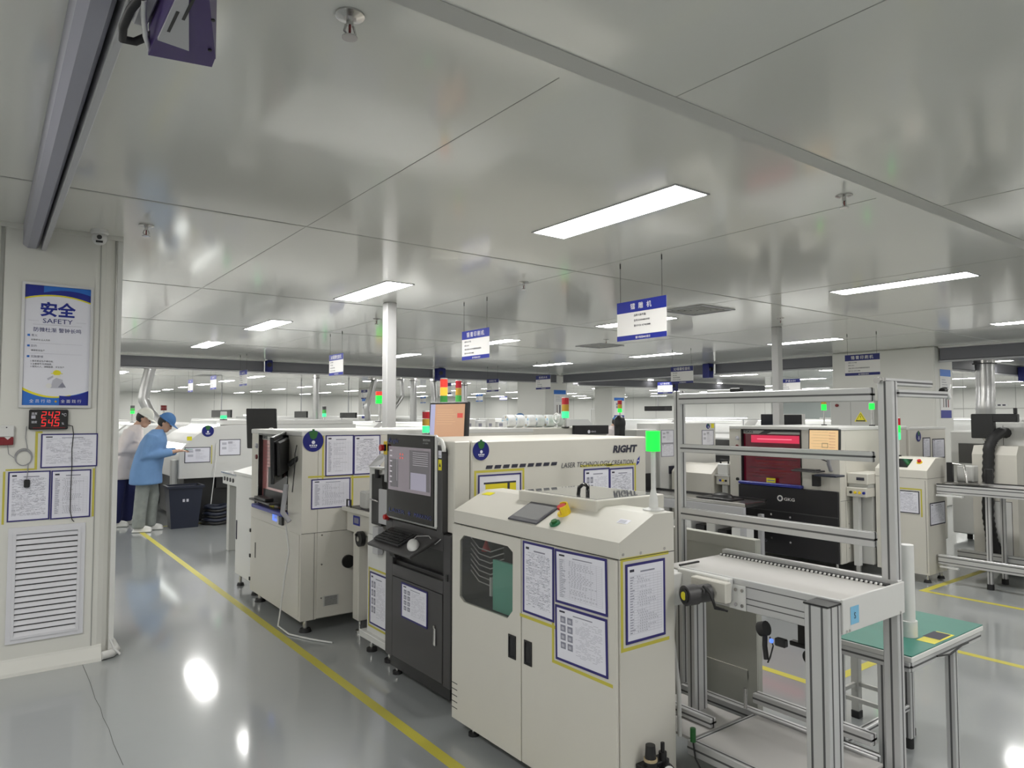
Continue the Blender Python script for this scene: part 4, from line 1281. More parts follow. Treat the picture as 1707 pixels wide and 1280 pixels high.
for (x, y, w, h, zb, zt) in ((2.425, 1.375, 0.09, 0.09, 0.06, 0.945), (2.93, 1.365, 0.045, 0.06, 0.06, 1.76), (2.72, 2.17, 0.09, 0.045, 0.2, 0.835), (2.925, 2.43, 0.045, 0.045, 0.06, 1.75)):
    g = G(); profile(g, (x, y, zb), (x, y, zt), w, h)
    if zt < 1.0 and zt > 0.9:
        g.box(x - w / 2 - .002, y - h / 2 - .002, zt, x + w / 2 + .002, y + h / 2 + .002, zt + 0.006, 'black')
    if zb < 0.1:
        g.cyl((x, y, 0), (x, y, 0.02), 0.028, 'rubber', 12); g.cyl((x, y, 0.02), (x, y, 0.06), 0.01, 'steel', 8)
    g.build('leg', t)
g = G(); profile(g, (2.425, 1.42, 0.225), (2.425, 1.98, 0.225), 0.03, 0.06); profile(g, (2.44, 1.97, 0.22), (2.88, 1.97, 0.22), 0.03, 0.045); profile(g, (2.90, 1.42, 0.225), (2.90, 2.40, 0.225), 0.045, 0.06); profile(g, (2.47, 1.36, 0.20), (2.895, 1.36, 0.20), 0.045, 0.045)
profile(g, (2.60, 1.99, 0.27), (2.60, 2.42, 0.27), 0.04, 0.04)
profile(g, (2.87, 1.42, 0.33), (2.87, 1.96, 0.33), 0.045, 0.045)
g.build('lower_frame', t)
g = G(); g.box(2.44, 1.39, 0.235, 2.875, 1.955, 0.248, 'belt_white', 0.002); g.build('shelf', t)
g = G(); g.prism([(2.45, 1.99), (2.80, 1.99), (2.80, 2.34), (2.62, 2.34), (2.62, 2.215), (2.45, 2.215)], 2, 0.235, 0.246, 'belt_white'); g.build('shelf', t)
for (z, y0_, y1_, w, h) in ((1.115, 1.42, 2.41, 0.03, 0.06), (1.452, 1.42, 2.41, 0.03, 0.042), (1.708, 1.42, 2.41, 0.045, 0.055)):
    g = G(); profile(g, (2.918, y0_, z), (2.918, y1_, z), w, h); g.build('cross_bar', t)
g = G(); profile(g, (2.945, 1.40, 1.762), (3.40, 1.40, 1.762), 0.03, 0.03); g.build('top_arm', t)
g = G(); profile(g, (2.945, 1.34, 1.712), (3.40, 1.34, 1.712), 0.03, 0.03); g.cyl((3.41, 1.34, 1.735), (3.45, 1.34, 1.70), 0.012, 'plastic_white', 8); g.cyl((3.38, 1.34, 1.73), (3.41, 1.34, 1.735), 0.014, 'black', 8); g.tube([(3.42, 1.34, 1.73), (3.46, 1.34, 1.735), (3.475, 1.34, 1.76)], 0.003, 'plastic_white', 6); g.build('hook_arm', t)
g = G(); g.box(2.905, 2.1, 1.735, 2.93, 2.24, 1.75, 'plastic_white', 0.003); g.box(2.90, 2.04, 1.735, 2.93, 2.10, 1.755, 'black', 0.004); g.build('light_sensor', t)
g = G(); g.cyl((2.90, 1.385, 1.765), (2.885, 1.385, 1.765), 0.014, 'steel', 12); g.cyl((2.918, 1.375, 1.76), (2.918, 1.375, 1.775), 0.01, 'steel', 8); g.build('top_bolt', t)
# drive motor
g = G(); g.box(2.44, 1.78, 0.862, 2.468, 2.05, 0.955, 'white_paint', 0.004); g.box(2.40, 1.77, 0.862, 2.44, 1.945, 0.945, 'beige', 0.004)
g.box(2.462, 1.72, 0.835, 2.468, 1.80, 0.935, 'plastic_white', 0.002)
for y in (1.735, 1.765):
    for z in (0.855, 0.915):
        g.cyl((2.462, y, z), (2.457, y, z), 0.007, 'steel', 10)
mt = g.build('motor_bracket', t)
g = G(); g.cyl((2.40, 1.85, 0.895), (2.34, 1.87, 0.893), 0.036, 'charcoal', 18); g.cyl((2.34, 1.87, 0.893), (2.29, 1.885, 0.891), 0.041, 'charcoal', 20); g.cyl((2.29, 1.885, 0.891), (2.285, 1.887, 0.891), 0.03, 'black', 18); g.cyl((2.2855, 1.887, 0.891), (2.2835, 1.8875, 0.891), 0.017, 'yellow_label', 14)
g.tube([(2.36, 1.83, 0.92), (2.35, 1.80, 0.90), (2.36, 1.79, 0.85), (2.40, 1.78, 0.84)], 0.006, 'black', 6); g.tube([(2.35, 1.84, 0.93), (2.34, 1.80, 0.91), (2.35, 1.785, 0.86), (2.41, 1.77, 0.835)], 0.005, 'black', 6); g.build('motor', mt)
g = G(); g.box(2.36, 2.02, 0.805, 2.47, 2.14, 0.94, 'white_paint', 0.003); g.box(2.47, 2.055, 0.958, 2.60, 2.065, 0.965, 'black'); g.build('end_bracket', t)
g = G(); g.cyl((2.44, 1.612, 0.80), (2.44, 1.64, 0.79), 0.028, 'black', 14); g.tube([(2.44, 1.62, 0.78), (2.445, 1.625, 0.73), (2.44, 1.615, 0.68)], 0.010, 'black', 8); g.tube([(2.44, 1.60, 0.77), (2.44, 1.585, 0.74), (2.44, 1.60, 0.69), (2.44, 1.61, 0.67)], 0.003, 'black', 6)
g.box(2.43, 1.53, 0.745, 2.455, 1.575, 0.775, 'black', 0.004); lab(g.build('sensor', t), 'black sensor with a blue light')
g = G(); g.cyl((2.43, 1.582, 0.760), (2.43, 1.590, 0.760), 0.008, 'blue_led', 10); g.build('sensor_led', t)
g = G(); g.tube([(2.44, 2.02, 0.81), (2.42, 2.04, 0.815), (2.42, 2.055, 0.76), (2.42, 2.064, 0.66), (2.42, 2.045, 0.55), (2.42, 2.03, 0.44), (2.42, 2.028, 0.25)], 0.010, 'plastic_white', 8); lab(g.build('cable', t), 'thick white cable')
g = G(); g.cyl((2.405, 1.945, 0.26), (2.405, 1.945, 0.315), 0.012, 'sticker_green', 10); g.tube([(2.405, 1.945, 0.26), (2.40, 1.93, 0.20), (2.40, 1.90, 0.16)], 0.004, 'black', 6); g.build('limit_switch', t)
g = G(); g.cyl((2.85, 2.0, 0.27), (2.85, 2.0, 0.36), 0.008, 'steel', 8); g.build('locking_pin', t)

# air regulator on the cabinet's narrow side
t = thing('air_regulator', 'black air pressure regulator with a round gauge on the cabinet corner', 'regulator', (2.13, 1.90, 0.2))
g = G(); g.cyl((2.10, 1.905, 0.24), (2.10, 1.905, 0.285), 0.026, 'black', 14); g.cyl((2.10, 1.905, 0.285), (2.10, 1.905, 0.295), 0.027, 'khaki', 14); g.cyl((2.10, 1.905, 0.295), (2.10, 1.905, 0.345), 0.022, 'black', 14, 0.019); g.cyl((2.17, 1.905, 0.22), (2.17, 1.905, 0.30), 0.016, 'black', 12); g.cyl((2.17, 1.905, 0.30), (2.17, 1.905, 0.335), 0.008, 'black', 8); g.box(2.06, 1.895, 0.25, 2.20, 1.947, 0.27, 'black', 0.003); g.build('body', t)
g = G(); g.cyl((2.10, 1.905, 0.13), (2.10, 1.905, 0.24), 0.022, 'glass_smoked', 14, 0.024); g.build('bowl', t)
g = G(); e = Pl((2.17, 1.885, 0.24), (0.9, -0.436, 0), (0, 0, 1)); g.pcyl(e, 0, 0, 0.026, 0, 0.018, 'black', 20); g.disc(e, 0, 0, 0.022, 'paper_warm', 0.019, 20); g.poly(e, [(-0.002, -0.004), (0.002, -0.004), (-0.012, 0.012)], 'ink_dark', 0.0195); g.build('gauge', t)

# guard panel beyond the conveyor
t = thing('guard_panel', 'grey olive sheet metal guard panel standing beyond the conveyor', 'panel', (3.12, 2.6, 0))
g = G(); g.box(3.10, 2.10, 0.02, 3.14, 3.28, 1.0, 'guard_grey', 0.004); g.build('sheet', t)
g = G(); g.frame(PX(3.10, 3.28), 0.0, 0.02, 1.18, 0.998, 0.055, 0, 0.008, 'guard_grey'); g.slab(PX(3.10, 3.28), 0.05, 0.30, 1.13, 0.345, 0, 0.008, 'guard_grey'); g.build('frame', t)

# ------------------------------------------------------------------ green topped work table, roll and stool
t = thing('work_table', 'aluminium work table with a green mat top', 'table', (3.33, 1.49, 0))
g = G(); g.box(2.985, 1.32, 0.633, 3.70, 1.675, 0.656, 'trim_light', 0.003); g.build('tabletop', t)
g = G(); g.box(2.987, 1.322, 0.656, 3.698, 1.673, 0.660, 'green_mat'); lab(g.build('mat', t), 'green anti-static mat')
for x, y in ((3.454, 1.362), (3.015, 1.445), (3.66, 1.64), (3.015, 1.64)):
    g = G(); profile(g, (x, y, 0.05), (x, y, 0.633), 0.04, 0.04); g.cyl((x, y, 0), (x, y, 0.05), 0.02, 'rubber', 10); g.build('leg', t)
g = G(); profile(g, (3.035, 1.64, 0.2), (3.64, 1.64, 0.2), 0.03, 0.03); g.build('lower_rail', t)
g = G(); profile(g, (3.015, 1.465, 0.2), (3.015, 1.62, 0.2), 0.03, 0.03); g.build('lower_rail', t)
g = G(); profile(g, (3.0, 1.34, 0.613), (3.685, 1.34, 0.613), 0.03, 0.04); profile(g, (3.0, 1.33, 0.613), (3.0, 1.66, 0.613), 0.03, 0.04); g.build('apron', t)
_tp = Pl((0, 0, 0.660), (1, 0, 0), (0, 1, 0))
g = G(); g.rect(_tp, 3.22, 1.332, 3.42, 1.405, 'yellow_label', 0.001); g.rect(_tp, 3.295, 1.342, 3.41, 1.412, 'ink_dark', 0.0015); g.build('edge_label', t)
g = G(); g.tube([(3.2, 1.315, 0.62), (3.3, 1.305, 0.61), (3.42, 1.305, 0.625), (3.5, 1.31, 0.62)], 0.004, 'black', 6); g.build('cable', t)
t = thing('film_roll', 'tall white roll standing on the green mat', 'roll', (3.25, 1.455, 0.66))
g = G(); g.cyl((3.255, 1.452, 0.6605), (3.255, 1.452, 0.728), 0.037, 'plastic_white', 24); g.build('base_collar', t)
g = G(); g.cyl((3.255, 1.452, 0.728), (3.255, 1.452, 1.055), 0.0295, 'plastic_white', 24); g.build('roll', t)
t = thing('caster_unit', 'black caster bracket under the conveyor', 'caster', (2.88, 1.72, 0.55))
g = G(); g.box(2.86, 1.66, 0.612, 2.895, 1.78, 0.632, 'black', 0.004); g.box(2.865, 1.70, 0.632, 2.89, 1.74, 0.834, 'black'); g.build('bracket', t)
g = G(); g.cyl((2.868, 1.69, 0.58), (2.892, 1.69, 0.58), 0.032, 'rubber', 18); g.cyl((2.866, 1.69, 0.58), (2.894, 1.69, 0.58), 0.012, 'steel', 10); g.build('wheel', t)
t = thing('stool', 'grey square tube stool behind the green topped table', 'stool', (3.68, 1.84, 0))
g = G(); g.box(3.55, 1.68, 0.60, 3.83, 2.0, 0.625, 'grey_paint', 0.006); g.build('seat', t)
for x, y in ((3.58, 1.70), (3.80, 1.70), (3.58, 1.97), (3.80, 1.97)):
    g = G(); g.box(x - .02, y - .02, 0.04, x + .02, y + .02, 0.60, 'grey_paint', 0.002); lg = g.build('leg', t)
    g = G(); g.box(x - .022, y - .022, 0, x + .022, y + .022, 0.04, 'rubber', 0.003); g.build('rubber_foot', lg)
g = G()
for a, b in (((3.58, 1.70), (3.58, 1.97)), ((3.58, 1.97), (3.80, 1.97)), ((3.80, 1.97), (3.80, 1.70)), ((3.80, 1.70), (3.58, 1.70))):
    g.box(min(a[0], b[0]) - .008, min(a[1], b[1]) - .008, 0.17, max(a[0], b[0]) + .008, max(a[1], b[1]) + .008, 0.19, 'grey_paint')
g.build('stretcher', t)

# ------------------------------------------------------------------ solder paste printers (red window)
def feet(t, pts, zt=0.1, r=0.035):
    for x, y in pts:
        g = G(); g.cyl((x, y, 0), (x, y, 0.025), r, 'rubber', 14, r * .8); g.cyl((x, y, 0.025), (x, y, zt), r * .4, 'steel', 8); g.build('foot', t)


def printer(x, y0, y1, label, win, skirt=None, depth=1.35, H=1.50):
    """front plane at x, from y0 (near the viewer) to y1"""
    t = thing('solder_paste_printer', label, 'machine', (x, (y0 + y1) / 2, 0))
    Wd = y1 - y0
    p = PX(x, y1)
    wy0, wy1 = win      # window along u
    g = G()
    g.box(x + 0.12, y0, 0.10, x + depth, y1, H, 'beige', 0.008)
    g.box(x, y0, 0.84, x + 0.12, y0 + Wd - wy1, H, 'beige'); g.box(x, y1 - wy0, 0.84, x + 0.12, y1, H, 'beige')
    g.box(x, y1 - wy1, 1.465, x + 0.12, y1 - wy0, H, 'beige'); g.box(x, y0, 0.10, x + 0.12, y1, 0.84, 'beige')
    g.box(x - 0.008, y0 - 0.004, H - 0.035, x + depth + .004, y1 + .004, H + 0.004, 'white_paint', 0.006)
    g.rect(PY(x, y0), 0.0, 0.74, depth, 0.743, 'gap'); g.rect(PY(x, y0), 0.10, 0.10, 0.103, 0.74, 'gap')
    for k, z in enumerate((0.25, 0.5, 0.72)):
        g.disc(PY(x, y0), 0.16, z, 0.006, 'steel', 0.002, 8)
    b = g.build('body', t)
    g = G(); a0, a1 = wy0, wy1
    g.slab(p, a0, 0.87, a1, 1.462, -0.05, -0.03, 'red_window' if skirt else 'pink_window')
    wd = g.build('window', t)
    g = G(); g.frame(p, a0 - .012, 0.86, a1 + .012, 1.47, 0.014, -0.03, 0.006, 'gloss_black'); g.rect(p, a0, 1.415, a1, 1.462, 'grey_paint', -0.025)
    g.poly(p, [(a0 + (a1 - a0) * .28, 1.415), (a0 + (a1 - a0) * .40, 1.462), (a1, 1.462), (a1, 1.44), (a0 + (a1 - a0) * .5, 1.438), (a0 + (a1 - a0) * .42, 1.415)], 'charcoal', -0.024)
    g.text(p, 'GKG', a0 + 0.02, 1.425, 0.036, 'ink_dark', -0.023, 'L', width=0.11, bold=0.03); g.build('window_frame', wd)
    if skirt:
        g = G(); g.rect(p, a0 + .18, 1.352, a1 - .12, 1.362, 'strip_pink', -0.0275); g.rect(p, a0 + .10, 1.315, a1 - .03, 1.40, 'red_glow', -0.0285); lab(g.build('glowing_rail', wd), 'glowing red strip behind the window')
        g = G()
        for k in range(11):
            g.rect(p, a0 + .03 + RND.uniform(0, .2), 0.93 + k * 0.033, a1 - .03 - RND.uniform(0, .25), 0.936 + k * 0.033 + .006 * (k % 3), ('black', 'dark_red', 'alarm_red')[k % 3], -0.028)
        g.build('inner_rails', wd)
    else:
        g = G()
        for k in range(9):
            g.rect(p, a0 + .04, 1.15 + k * 0.028, a1 - .04, 1.156 + k * 0.028, 'dark_red', -0.028)
        g.rect(p, a0 + .03, 0.88, a1 - .03, 1.0, 'black', -0.0285); g.slab(p, a0 + .16, 1.02, a1 - .05, 1.19, -0.03, -0.027, 'charcoal'); g.build('inner_rails', wd)
    g = G(); g.slab(p, a0 - .025, 0.84, a1 + .03, 0.872, 0.0, 0.055, 'blue_bar', 0.006); g.build('blue_rail', t)
    g = G(); g.slab(p, (a0 + a1) / 2 - .05, 0.875, (a0 + a1) / 2 + .06, 0.925, 0.004, 0.007, 'yellow_label'); g.rect(p, (a0 + a1) / 2 - .04, 0.893, (a0 + a1) / 2 + .05, 0.905, 'ink', 0.008); lab(g.build('warning_label', t), 'yellow warning label on the window sill')
    g = G(); s0 = a0 - .065
    g.pcyl(p, s0, 1.36, 0.022, 0, 0.012, 'ink_grey', 16); g.pcyl(p, s0, 1.36, 0.012, 0.012, 0.02, 'plastic_white', 12); g.pcyl(p, s0, 1.265, 0.020, 0, 0.012, 'dark_red', 16); g.pcyl(p, s0, 0.885, 0.018, 0, 0.015, 'black', 14); g.build('buttons', t)
    return t, p


# nearest printer, line one
t, p = printer(1.90, 5.14, 6.37, 'cream printer with a faded pink window and round blue sign', (0.21, 0.92), depth=2.2)
g = G(); g.slab(p, 0.03, 0.13, 1.20, 0.735, 0.0, 0.006, 'beige', 0.002); d_ = g.build('door', t)
g = G(); g.slab(p, 0.15, 0.40, 0.17, 0.53, 0.0065, 0.008, 'gap'); g.build('handle', d_)
for z in (0.18, 0.38, 0.60):
    g = G(); g.slab(p, -0.004, z, 0.02, z + .03, -0.002, 0.012, 'black', 0.002); g.build('hinge', t)
g = G(); q = PY(1.90, 5.14); g.slab(q, 0.175, 0.185, 0.295, 0.262, 0, 0.004, 'grey_paint')
for k in range(8):
    g.rect(q, 0.185, 0.192 + k * 0.0085, 0.285, 0.196 + k * 0.0085, 'gap', 0.005)
g.build('vent', t)
g = G(); g.pcyl(q, 0.37, 0.50, 0.05, 0, 0.02, 'black', 18); g.build('side_knob', t)
feet(t, ((1.97, 5.22), (1.97, 6.30), (3.1, 5.22), (3.1, 6.3)), 0.1, 0.048)
g = G(); g.slab(p, 0.78, 0.76, 0.86, 0.83, 0.001, 0.02, 'black', 0.004); g.build('usb_box', t)
g = G(); g.text(p, '凯格', 0.58, 0.775, 0.075, 'blue_led', 0.003, 'L', width=0.13, bold=0.02); lab(g.build('lit_logo', t), 'glowing blue characters')
g = G(); g.tube([(1.84, 5.30, 0.80), (1.86, 5.28, 0.60), (1.855, 5.35, 0.40), (1.85, 5.40, 0.2), (1.82, 5.38, 0.03), (1.84, 5.2, 0.008), (1.92, 5.0, 0.008), (2.02, 4.82, 0.008)], 0.007, 'plastic_white', 6); lab(g.build('hose', t), 'thin white hose hanging to the floor')
# its monitor on an arm, seen from the side
t = thing('printer_monitor', 'black monitor seen edge on beside the pink window', 'monitor', (1.86, 5.33, 1.3))
g = G(); mp = Pl((1.80, 5.37, 1.30), (0.82, -0.57, 0), (-0.06, -0.09, 1)); g.slab(mp, -0.01, -0.17, 0.02, 0.18, -0.18, 0.18, 'gloss_black', 0.006); g.build('screen', t)
g = G(); g.slab(mp, 0.02, -0.12, 0.05, 0.14, -0.12, 0.14, 'black', 0.01); g.build('back_cover', t)
g = G(); g.tube([(1.86, 5.30, 1.25), (1.88, 5.26, 1.28), (1.91, 5.24, 1.30)], 0.02, 'black', 8); g.tube([(1.84, 5.3, 1.1), (1.82, 5.28, 1.0), (1.80, 5.26, 0.9), (1.84, 5.22, 0.83)], 0.02, 'cable_grey', 8); g.tube([(1.88, 5.2, 1.40), (1.86, 5.18, 1.34), (1.86, 5.19, 1.2), (1.85, 5.2, 1.05)], 0.004, 'black', 6); g.build('arm', t)
t = thing('equipment_tray', 'dark shelf with tools under the edge-on monitor', 'tray', (1.85, 5.9, 0.9))
g = G(); g.box(1.80, 5.58, 0.915, 1.895, 6.10, 0.93, 'charcoal', 0.003); g.build('shelf', t)
g = G(); g.box(1.81, 5.7, 0.93, 1.88, 6.0, 0.955, 'black', 0.006); g.build('keyboard', t)
sticker('round blue sign with a green leaf on the cream printer side', q, 0.082, 1.43, 0.080)
paper('upper portrait notice next to the round blue sign on the printer side', q, 0.180, 1.160, 0.408, 1.472, 'table', border=0.008, tape='lt')
paper('upper portrait notice further from the round blue sign on the printer side', q, 0.410, 1.160, 0.636, 1.468, 'lines', border=0.008, tape='tb')
paper('lower landscape notice under the round blue sign on the printer side', q, 0.072, 0.918, 0.384, 1.142, 'table', tilt=0.0, border=0.008, tape='tr')
tower('small lit green signal tower on the console behind its screen', 2.5, 4.35, 1.478, 0.02, 0.026, 0.05, ('lamp_green_soft', 'lamp_amber_off', 'lamp_red_off'))
t = thing('inspection_monitor', 'monitor with an orange picture above the laser machine', 'monitor', (2.85, 4.6, 1.45))
op = Pl((2.85, 4.63, 1.585), (0.12, -0.99, 0), (0.05, 0, 1))
g = G(); g.slab(op, -0.235, -0.14, 0.235, 0.142, -0.03, 0, 'charcoal_dark', 0.006); g.build('case', t)
g = G(); g.rect(op, -0.215, -0.135, 0.205, 0.125, 'screen_orange', 0.001); g.rect(op, -0.215, -0.135, -0.155, 0.125, 'screen_lilac', 0.002); g.rect(op, 0.12, 0.02, 0.185, 0.055, 'screen_red', 0.002)
for k in range(7):
    g.rect(op, -0.13, 0.08 - k * 0.018, 0.06 + 0.02 * (k % 3), 0.082 - k * 0.018, 'screen_amber', 0.002)
g.build('screen', t)
g = G(); g.cyl((2.88, 4.63, 1.0), (2.88, 4.63, 1.47), 0.025, 'black', 10); g.box(2.8, 4.55, 0.98, 2.95, 4.7, 1.0, 'black'); g.build('stand', t)
t = thing('inspection_cabinet', 'cream cabinet carrying the orange monitor, mostly hidden by the laser machine', 'machine', (2.9, 4.6, 0))
g = G(); g.box(2.78, 4.3, 0.08, 3.55, 5.0, 0.98, 'beige', 0.006); g.build('body', t)
feet(t, ((2.85, 4.35), (2.85, 4.95), (3.5, 4.35), (3.5, 4.95)), 0.08, 0.03)

# ------------------------------------------------------------------ second line: printer with a black skirt and its neighbours
t, p = printer(7.05, 3.78, 5.11, 'cream printer with a black skirt and a glowing red window', (0.17, 0.90), True, depth=1.5)
g = G(); g.slab(p, 0.13, 0.10, 1.32, 0.838, 0.0, 0.03, 'skirt_black', 0.006); sk = g.build('skirt', t)
g = G(); g.slab(p, 0.13, 0.565, 1.32, 0.575, 0.030, 0.034, 'charcoal'); g.pcyl(p, 0.665, 0.715, 0.034, 0.03, 0.034, 'paper_warm', 20); g.pcyl(p, 0.665, 0.715, 0.020, 0.034, 0.0345, 'ink_dark', 16); g.text(p, 'GKG', 0.71, 0.695, 0.045, 'paper_warm', 0.032, 'L', width=0.13, bold=0.02); g.build('skirt_logo', sk)
for u_, z in ((0.56, 0.53), (0.79, 0.52), (0.56, 0.27), (0.79, 0.25)):
    g = G(); g.pcyl(p, u_, z, 0.012, 0.03, 0.045, 'steel', 10); g.build('skirt_bolt', sk)
g = G(); g.text(p, '小心', 0.42, 0.22, 0.04, 'ink', 0.032, 'L'); g.build('skirt_mark', sk)
feet(t, ((7.15, 3.88), (7.15, 5.0), (8.4, 3.88), (8.4, 5.0)), 0.1, 0.04)
t = thing('printer_monitor', 'monitor with an amber picture beside the glowing red window', 'monitor', (6.95, 3.98, 1.3))
op = Pl((6.93, 3.88, 1.36), (-0.05, -1, 0), (0.05, 0, 1))
g = G(); g.slab(op, -0.175, -0.125, 0.175, 0.125, -0.03, 0, 'charcoal_dark', 0.006); g.build('case', t)
g = G(); g.rect(op, -0.16, -0.112, 0.16, 0.110, 'screen_amber', 0.001)
for k in range(6):
    g.rect(op, -0.14 + .02 * (k % 2), 0.09 - k * 0.03, 0.05 + .03 * (k % 3), 0.092 - k * 0.03, 'khaki', 0.002)
    g.rect(op, 0.06, 0.08 - k * 0.03, 0.13, 0.088 - k * 0.03, 'screen_orange', 0.002)
g.frame(op, -0.02, -0.07, 0.05, -0.02, 0.006, 0.001, 0.002, 'khaki'); g.build('screen', t)
g = G(); g.tube([(6.98, 3.88, 1.36), (7.0, 3.87, 1.25), (7.0, 3.87, 1.12), (7.04, 3.87, 1.05)], 0.02, 'cable_grey', 8); g.tube([(6.97, 3.95, 1.24), (6.96, 3.96, 1.18), (6.98, 3.88, 1.15)], 0.006, 'black', 6); g.build('arm', t)
t = thing('keyboard_shelf', 'black keyboard shelf under the amber monitor', 'shelf', (6.9, 4.05, 1.0))
g = G(); g.box(6.84, 3.92, 1.035, 7.02, 4.20, 1.05, 'charcoal', 0.004); g.box(6.82, 3.70, 1.0, 7.0, 3.93, 1.02, 'bin_navy', 0.004); g.build('shelf', t)
g = G(); g.box(6.86, 3.94, 1.05, 6.97, 4.18, 1.062, 'black', 0.003); g.build('keyboard', t)
g = G(); g.box(6.98, 3.98, 0.88, 7.045, 4.05, 1.0, 'black', 0.004); g.build('bracket', t)
tower('small lit green signal lamp on the printer with the black skirt', 8.2, 4.58, 1.50, 0.185, 0.03, 0.075, ('lamp_green', 'lamp_amber_off'))
tower('small lit green signal lamp further along the printer with the black skirt', 8.2, 4.0, 1.50, 0.19, 0.03, 0.075, ('lamp_green',))
t = thing('side_inspection_machine', 'cream machine behind the tall upright with two notices on its side', 'machine', (9.1, 4.2, 0))
g = G(); g.box(8.62, 3.78, 0.1, 9.60, 4.7, 1.48, 'beige', 0.008); g.box(8.615, 3.776, 1.455, 9.604, 4.704, 1.484, 'white_paint', 0.004); g.build('body', t)
feet(t, ((8.7, 3.85), (8.7, 4.6), (9.5, 3.85), (9.5, 4.6)))
sticker('small round navy sign on the machine behind the tall upright', PY(0, 3.78), 8.85, 1.375, 0.06)
paper('leaning narrow notice on the machine behind the tall upright', PY(0, 3.78), 8.96, 1.12, 9.16, 1.36, 'lines', border=0.012, frame='ink_dark')
paper('square notice at the end of the machine behind the tall upright', PY(0, 3.78), 9.22, 1.10, 9.56, 1.34, 'table', border=0.012, frame='ink_dark')

# short conveyor between printer and second loader
t = thing('short_conveyor', 'short cream conveyor with yellow buttons beside the black skirt', 'conveyor', (7.4, 3.65, 0))
g = G(); g.box(7.18, 3.56, 0.92, 7.6, 3.775, 1.03, 'beige', 0.006); g.box(7.16, 3.57, 0.79, 7.6, 3.775, 0.885, 'beige', 0.006); g.box(7.2, 3.57, 0.885, 7.6, 3.77, 0.92, 'grey_paint'); g.build('body', t)
g = G(); e = PX(7.16, 3.775); g.slab(PX(7.18, 3.775), 0.1, 0.96, 0.18, 0.99, 0, 0.004, 'ink_dark')
for k, m in enumerate(('black', 'yellow', 'yellow', 'sign_blue')):
    g.pcyl(e, 0.05 + k * 0.045, 0.835, 0.014, 0, 0.012, m, 12)
g.build('buttons', t)
g = G(); g.box(7.22, 3.68, 0.08, 7.28, 3.74, 0.79, 'white_paint', 0.003); lg = g.build('leg', t)
g = G(); g.cyl((7.25, 3.71, 0), (7.25, 3.71, 0.08), 0.03, 'steel', 10); g.build('foot', lg)
g = G(); g.box(7.30, 3.58, 0.1, 7.6, 3.76, 0.79, 'grey_paint'); g.build('lower_cover', t)

# second loader with HMI
t = thing('loader_cabinet', 'cream loader cabinet with a small screen behind the tall upright', 'machine', (7.5, 3.3, 0))
a = 7.33
g = G(); g.prism([(a, 0.08), (a, 1.085), (a + .20, 1.20), (a + .39, 1.20), (a + .39, 0.08)], 1, 3.06, 3.555, 'beige'); g.rect(PX(a, 3.555), 0, 1.005, 0.495, 1.008, 'gap'); g.rect(PX(a, 3.555), 0.475, 0.1, 0.478, 0.99, 'gap'); g.rect(PY(a, 3.06), 0.0, 1.005, 0.39, 1.008, 'gap'); g.build('body', t)
sl2 = Pl((a, 3.555, 1.085), (0, -1, 0), (0.20, 0, 0.115))
g = G(); g.slab(sl2, 0.07, 0.04, 0.30, 0.19, 0, 0.006, 'gloss_black', 0.002); g.build('control_panel', t)
g = G(); g.pcyl(sl2, 0.38, 0.14, 0.026, 0, 0.008, 'yellow', 14); g.pcyl(sl2, 0.38, 0.14, 0.018, 0.008, 0.03, 'red', 14); g.build('emergency_stop', t)
g = G(); g.slab(PX(a, 3.555), 0.08, 0.30, 0.095, 0.42, 0, 0.004, 'grey_paint'); g.build('handle', t)
feet(t, ((7.38, 3.1), (7.38, 3.5), (7.68, 3.1), (7.68, 3.5)), 0.08)
paper('landscape notice on the front of the second loader', PX(a, 3.555), 0.20, 0.66, 0.42, 0.88, 'lines', border=0.008, frame='ink_dark', tape='tr')
paper('notice on the narrow side of the second loader', PY(0, 3.06), a + .04, 0.55, a + .38, 0.77, 'lines', tilt=0.0, border=0.010, frame='ink_dark')
tower('slim pink and green signal lamp on the second loader', 7.6, 3.44, 1.20, 0.17, 0.022, 0.075, ('lamp_green_soft', 'lamp_green', 'lamp_red_off'), 'plastic_white')

# long conveyor to the right of it
t = thing('belt_conveyor', 'long aluminium conveyor running out behind the second loader', 'conveyor', (7.7, 1.6, 0))
for x in (7.5, 7.95):
    g = G(); profile(g, (x, 0.2, 0.905), (x, 3.04, 0.905), 0.04, 0.085); g.box(x - .02, 0.2, 0.948, x + .02, 3.04, 0.956, 'black'); g.build('side_rail', t)
    g = G(); profile(g, (x, 0.2, 0.225), (x, 3.04, 0.225), 0.045, 0.09); g.build('lower_rail', t)
for x in (7.5, 7.95):
    for y in (2.62, 0.4):
        g = G(); profile(g, (x + .045 if x < 7.6 else x - .045, y, 0.05), (x + .045 if x < 7.6 else x - .045, y, 0.86), 0.04, 0.04); g.cyl((x + .045 if x < 7.6 else x - .045, y, 0), (x + .045 if x < 7.6 else x - .045, y, 0.05), 0.03, 'rubber', 10); g.build('leg', t)
g = G(); g.box(7.52, 0.2, 0.92, 7.93, 3.04, 0.93, 'belt_white'); g.build('belt', t)
g = G(); g.box(7.46, 2.86, 0.15, 7.50, 3.02, 0.165, 'plastic_white'); g.build('bracket', t)
g = G(); g.box(7.44, 2.8, 0.84, 7.5, 3.03, 0.855, 'plastic_white'); g.build('bracket', t)

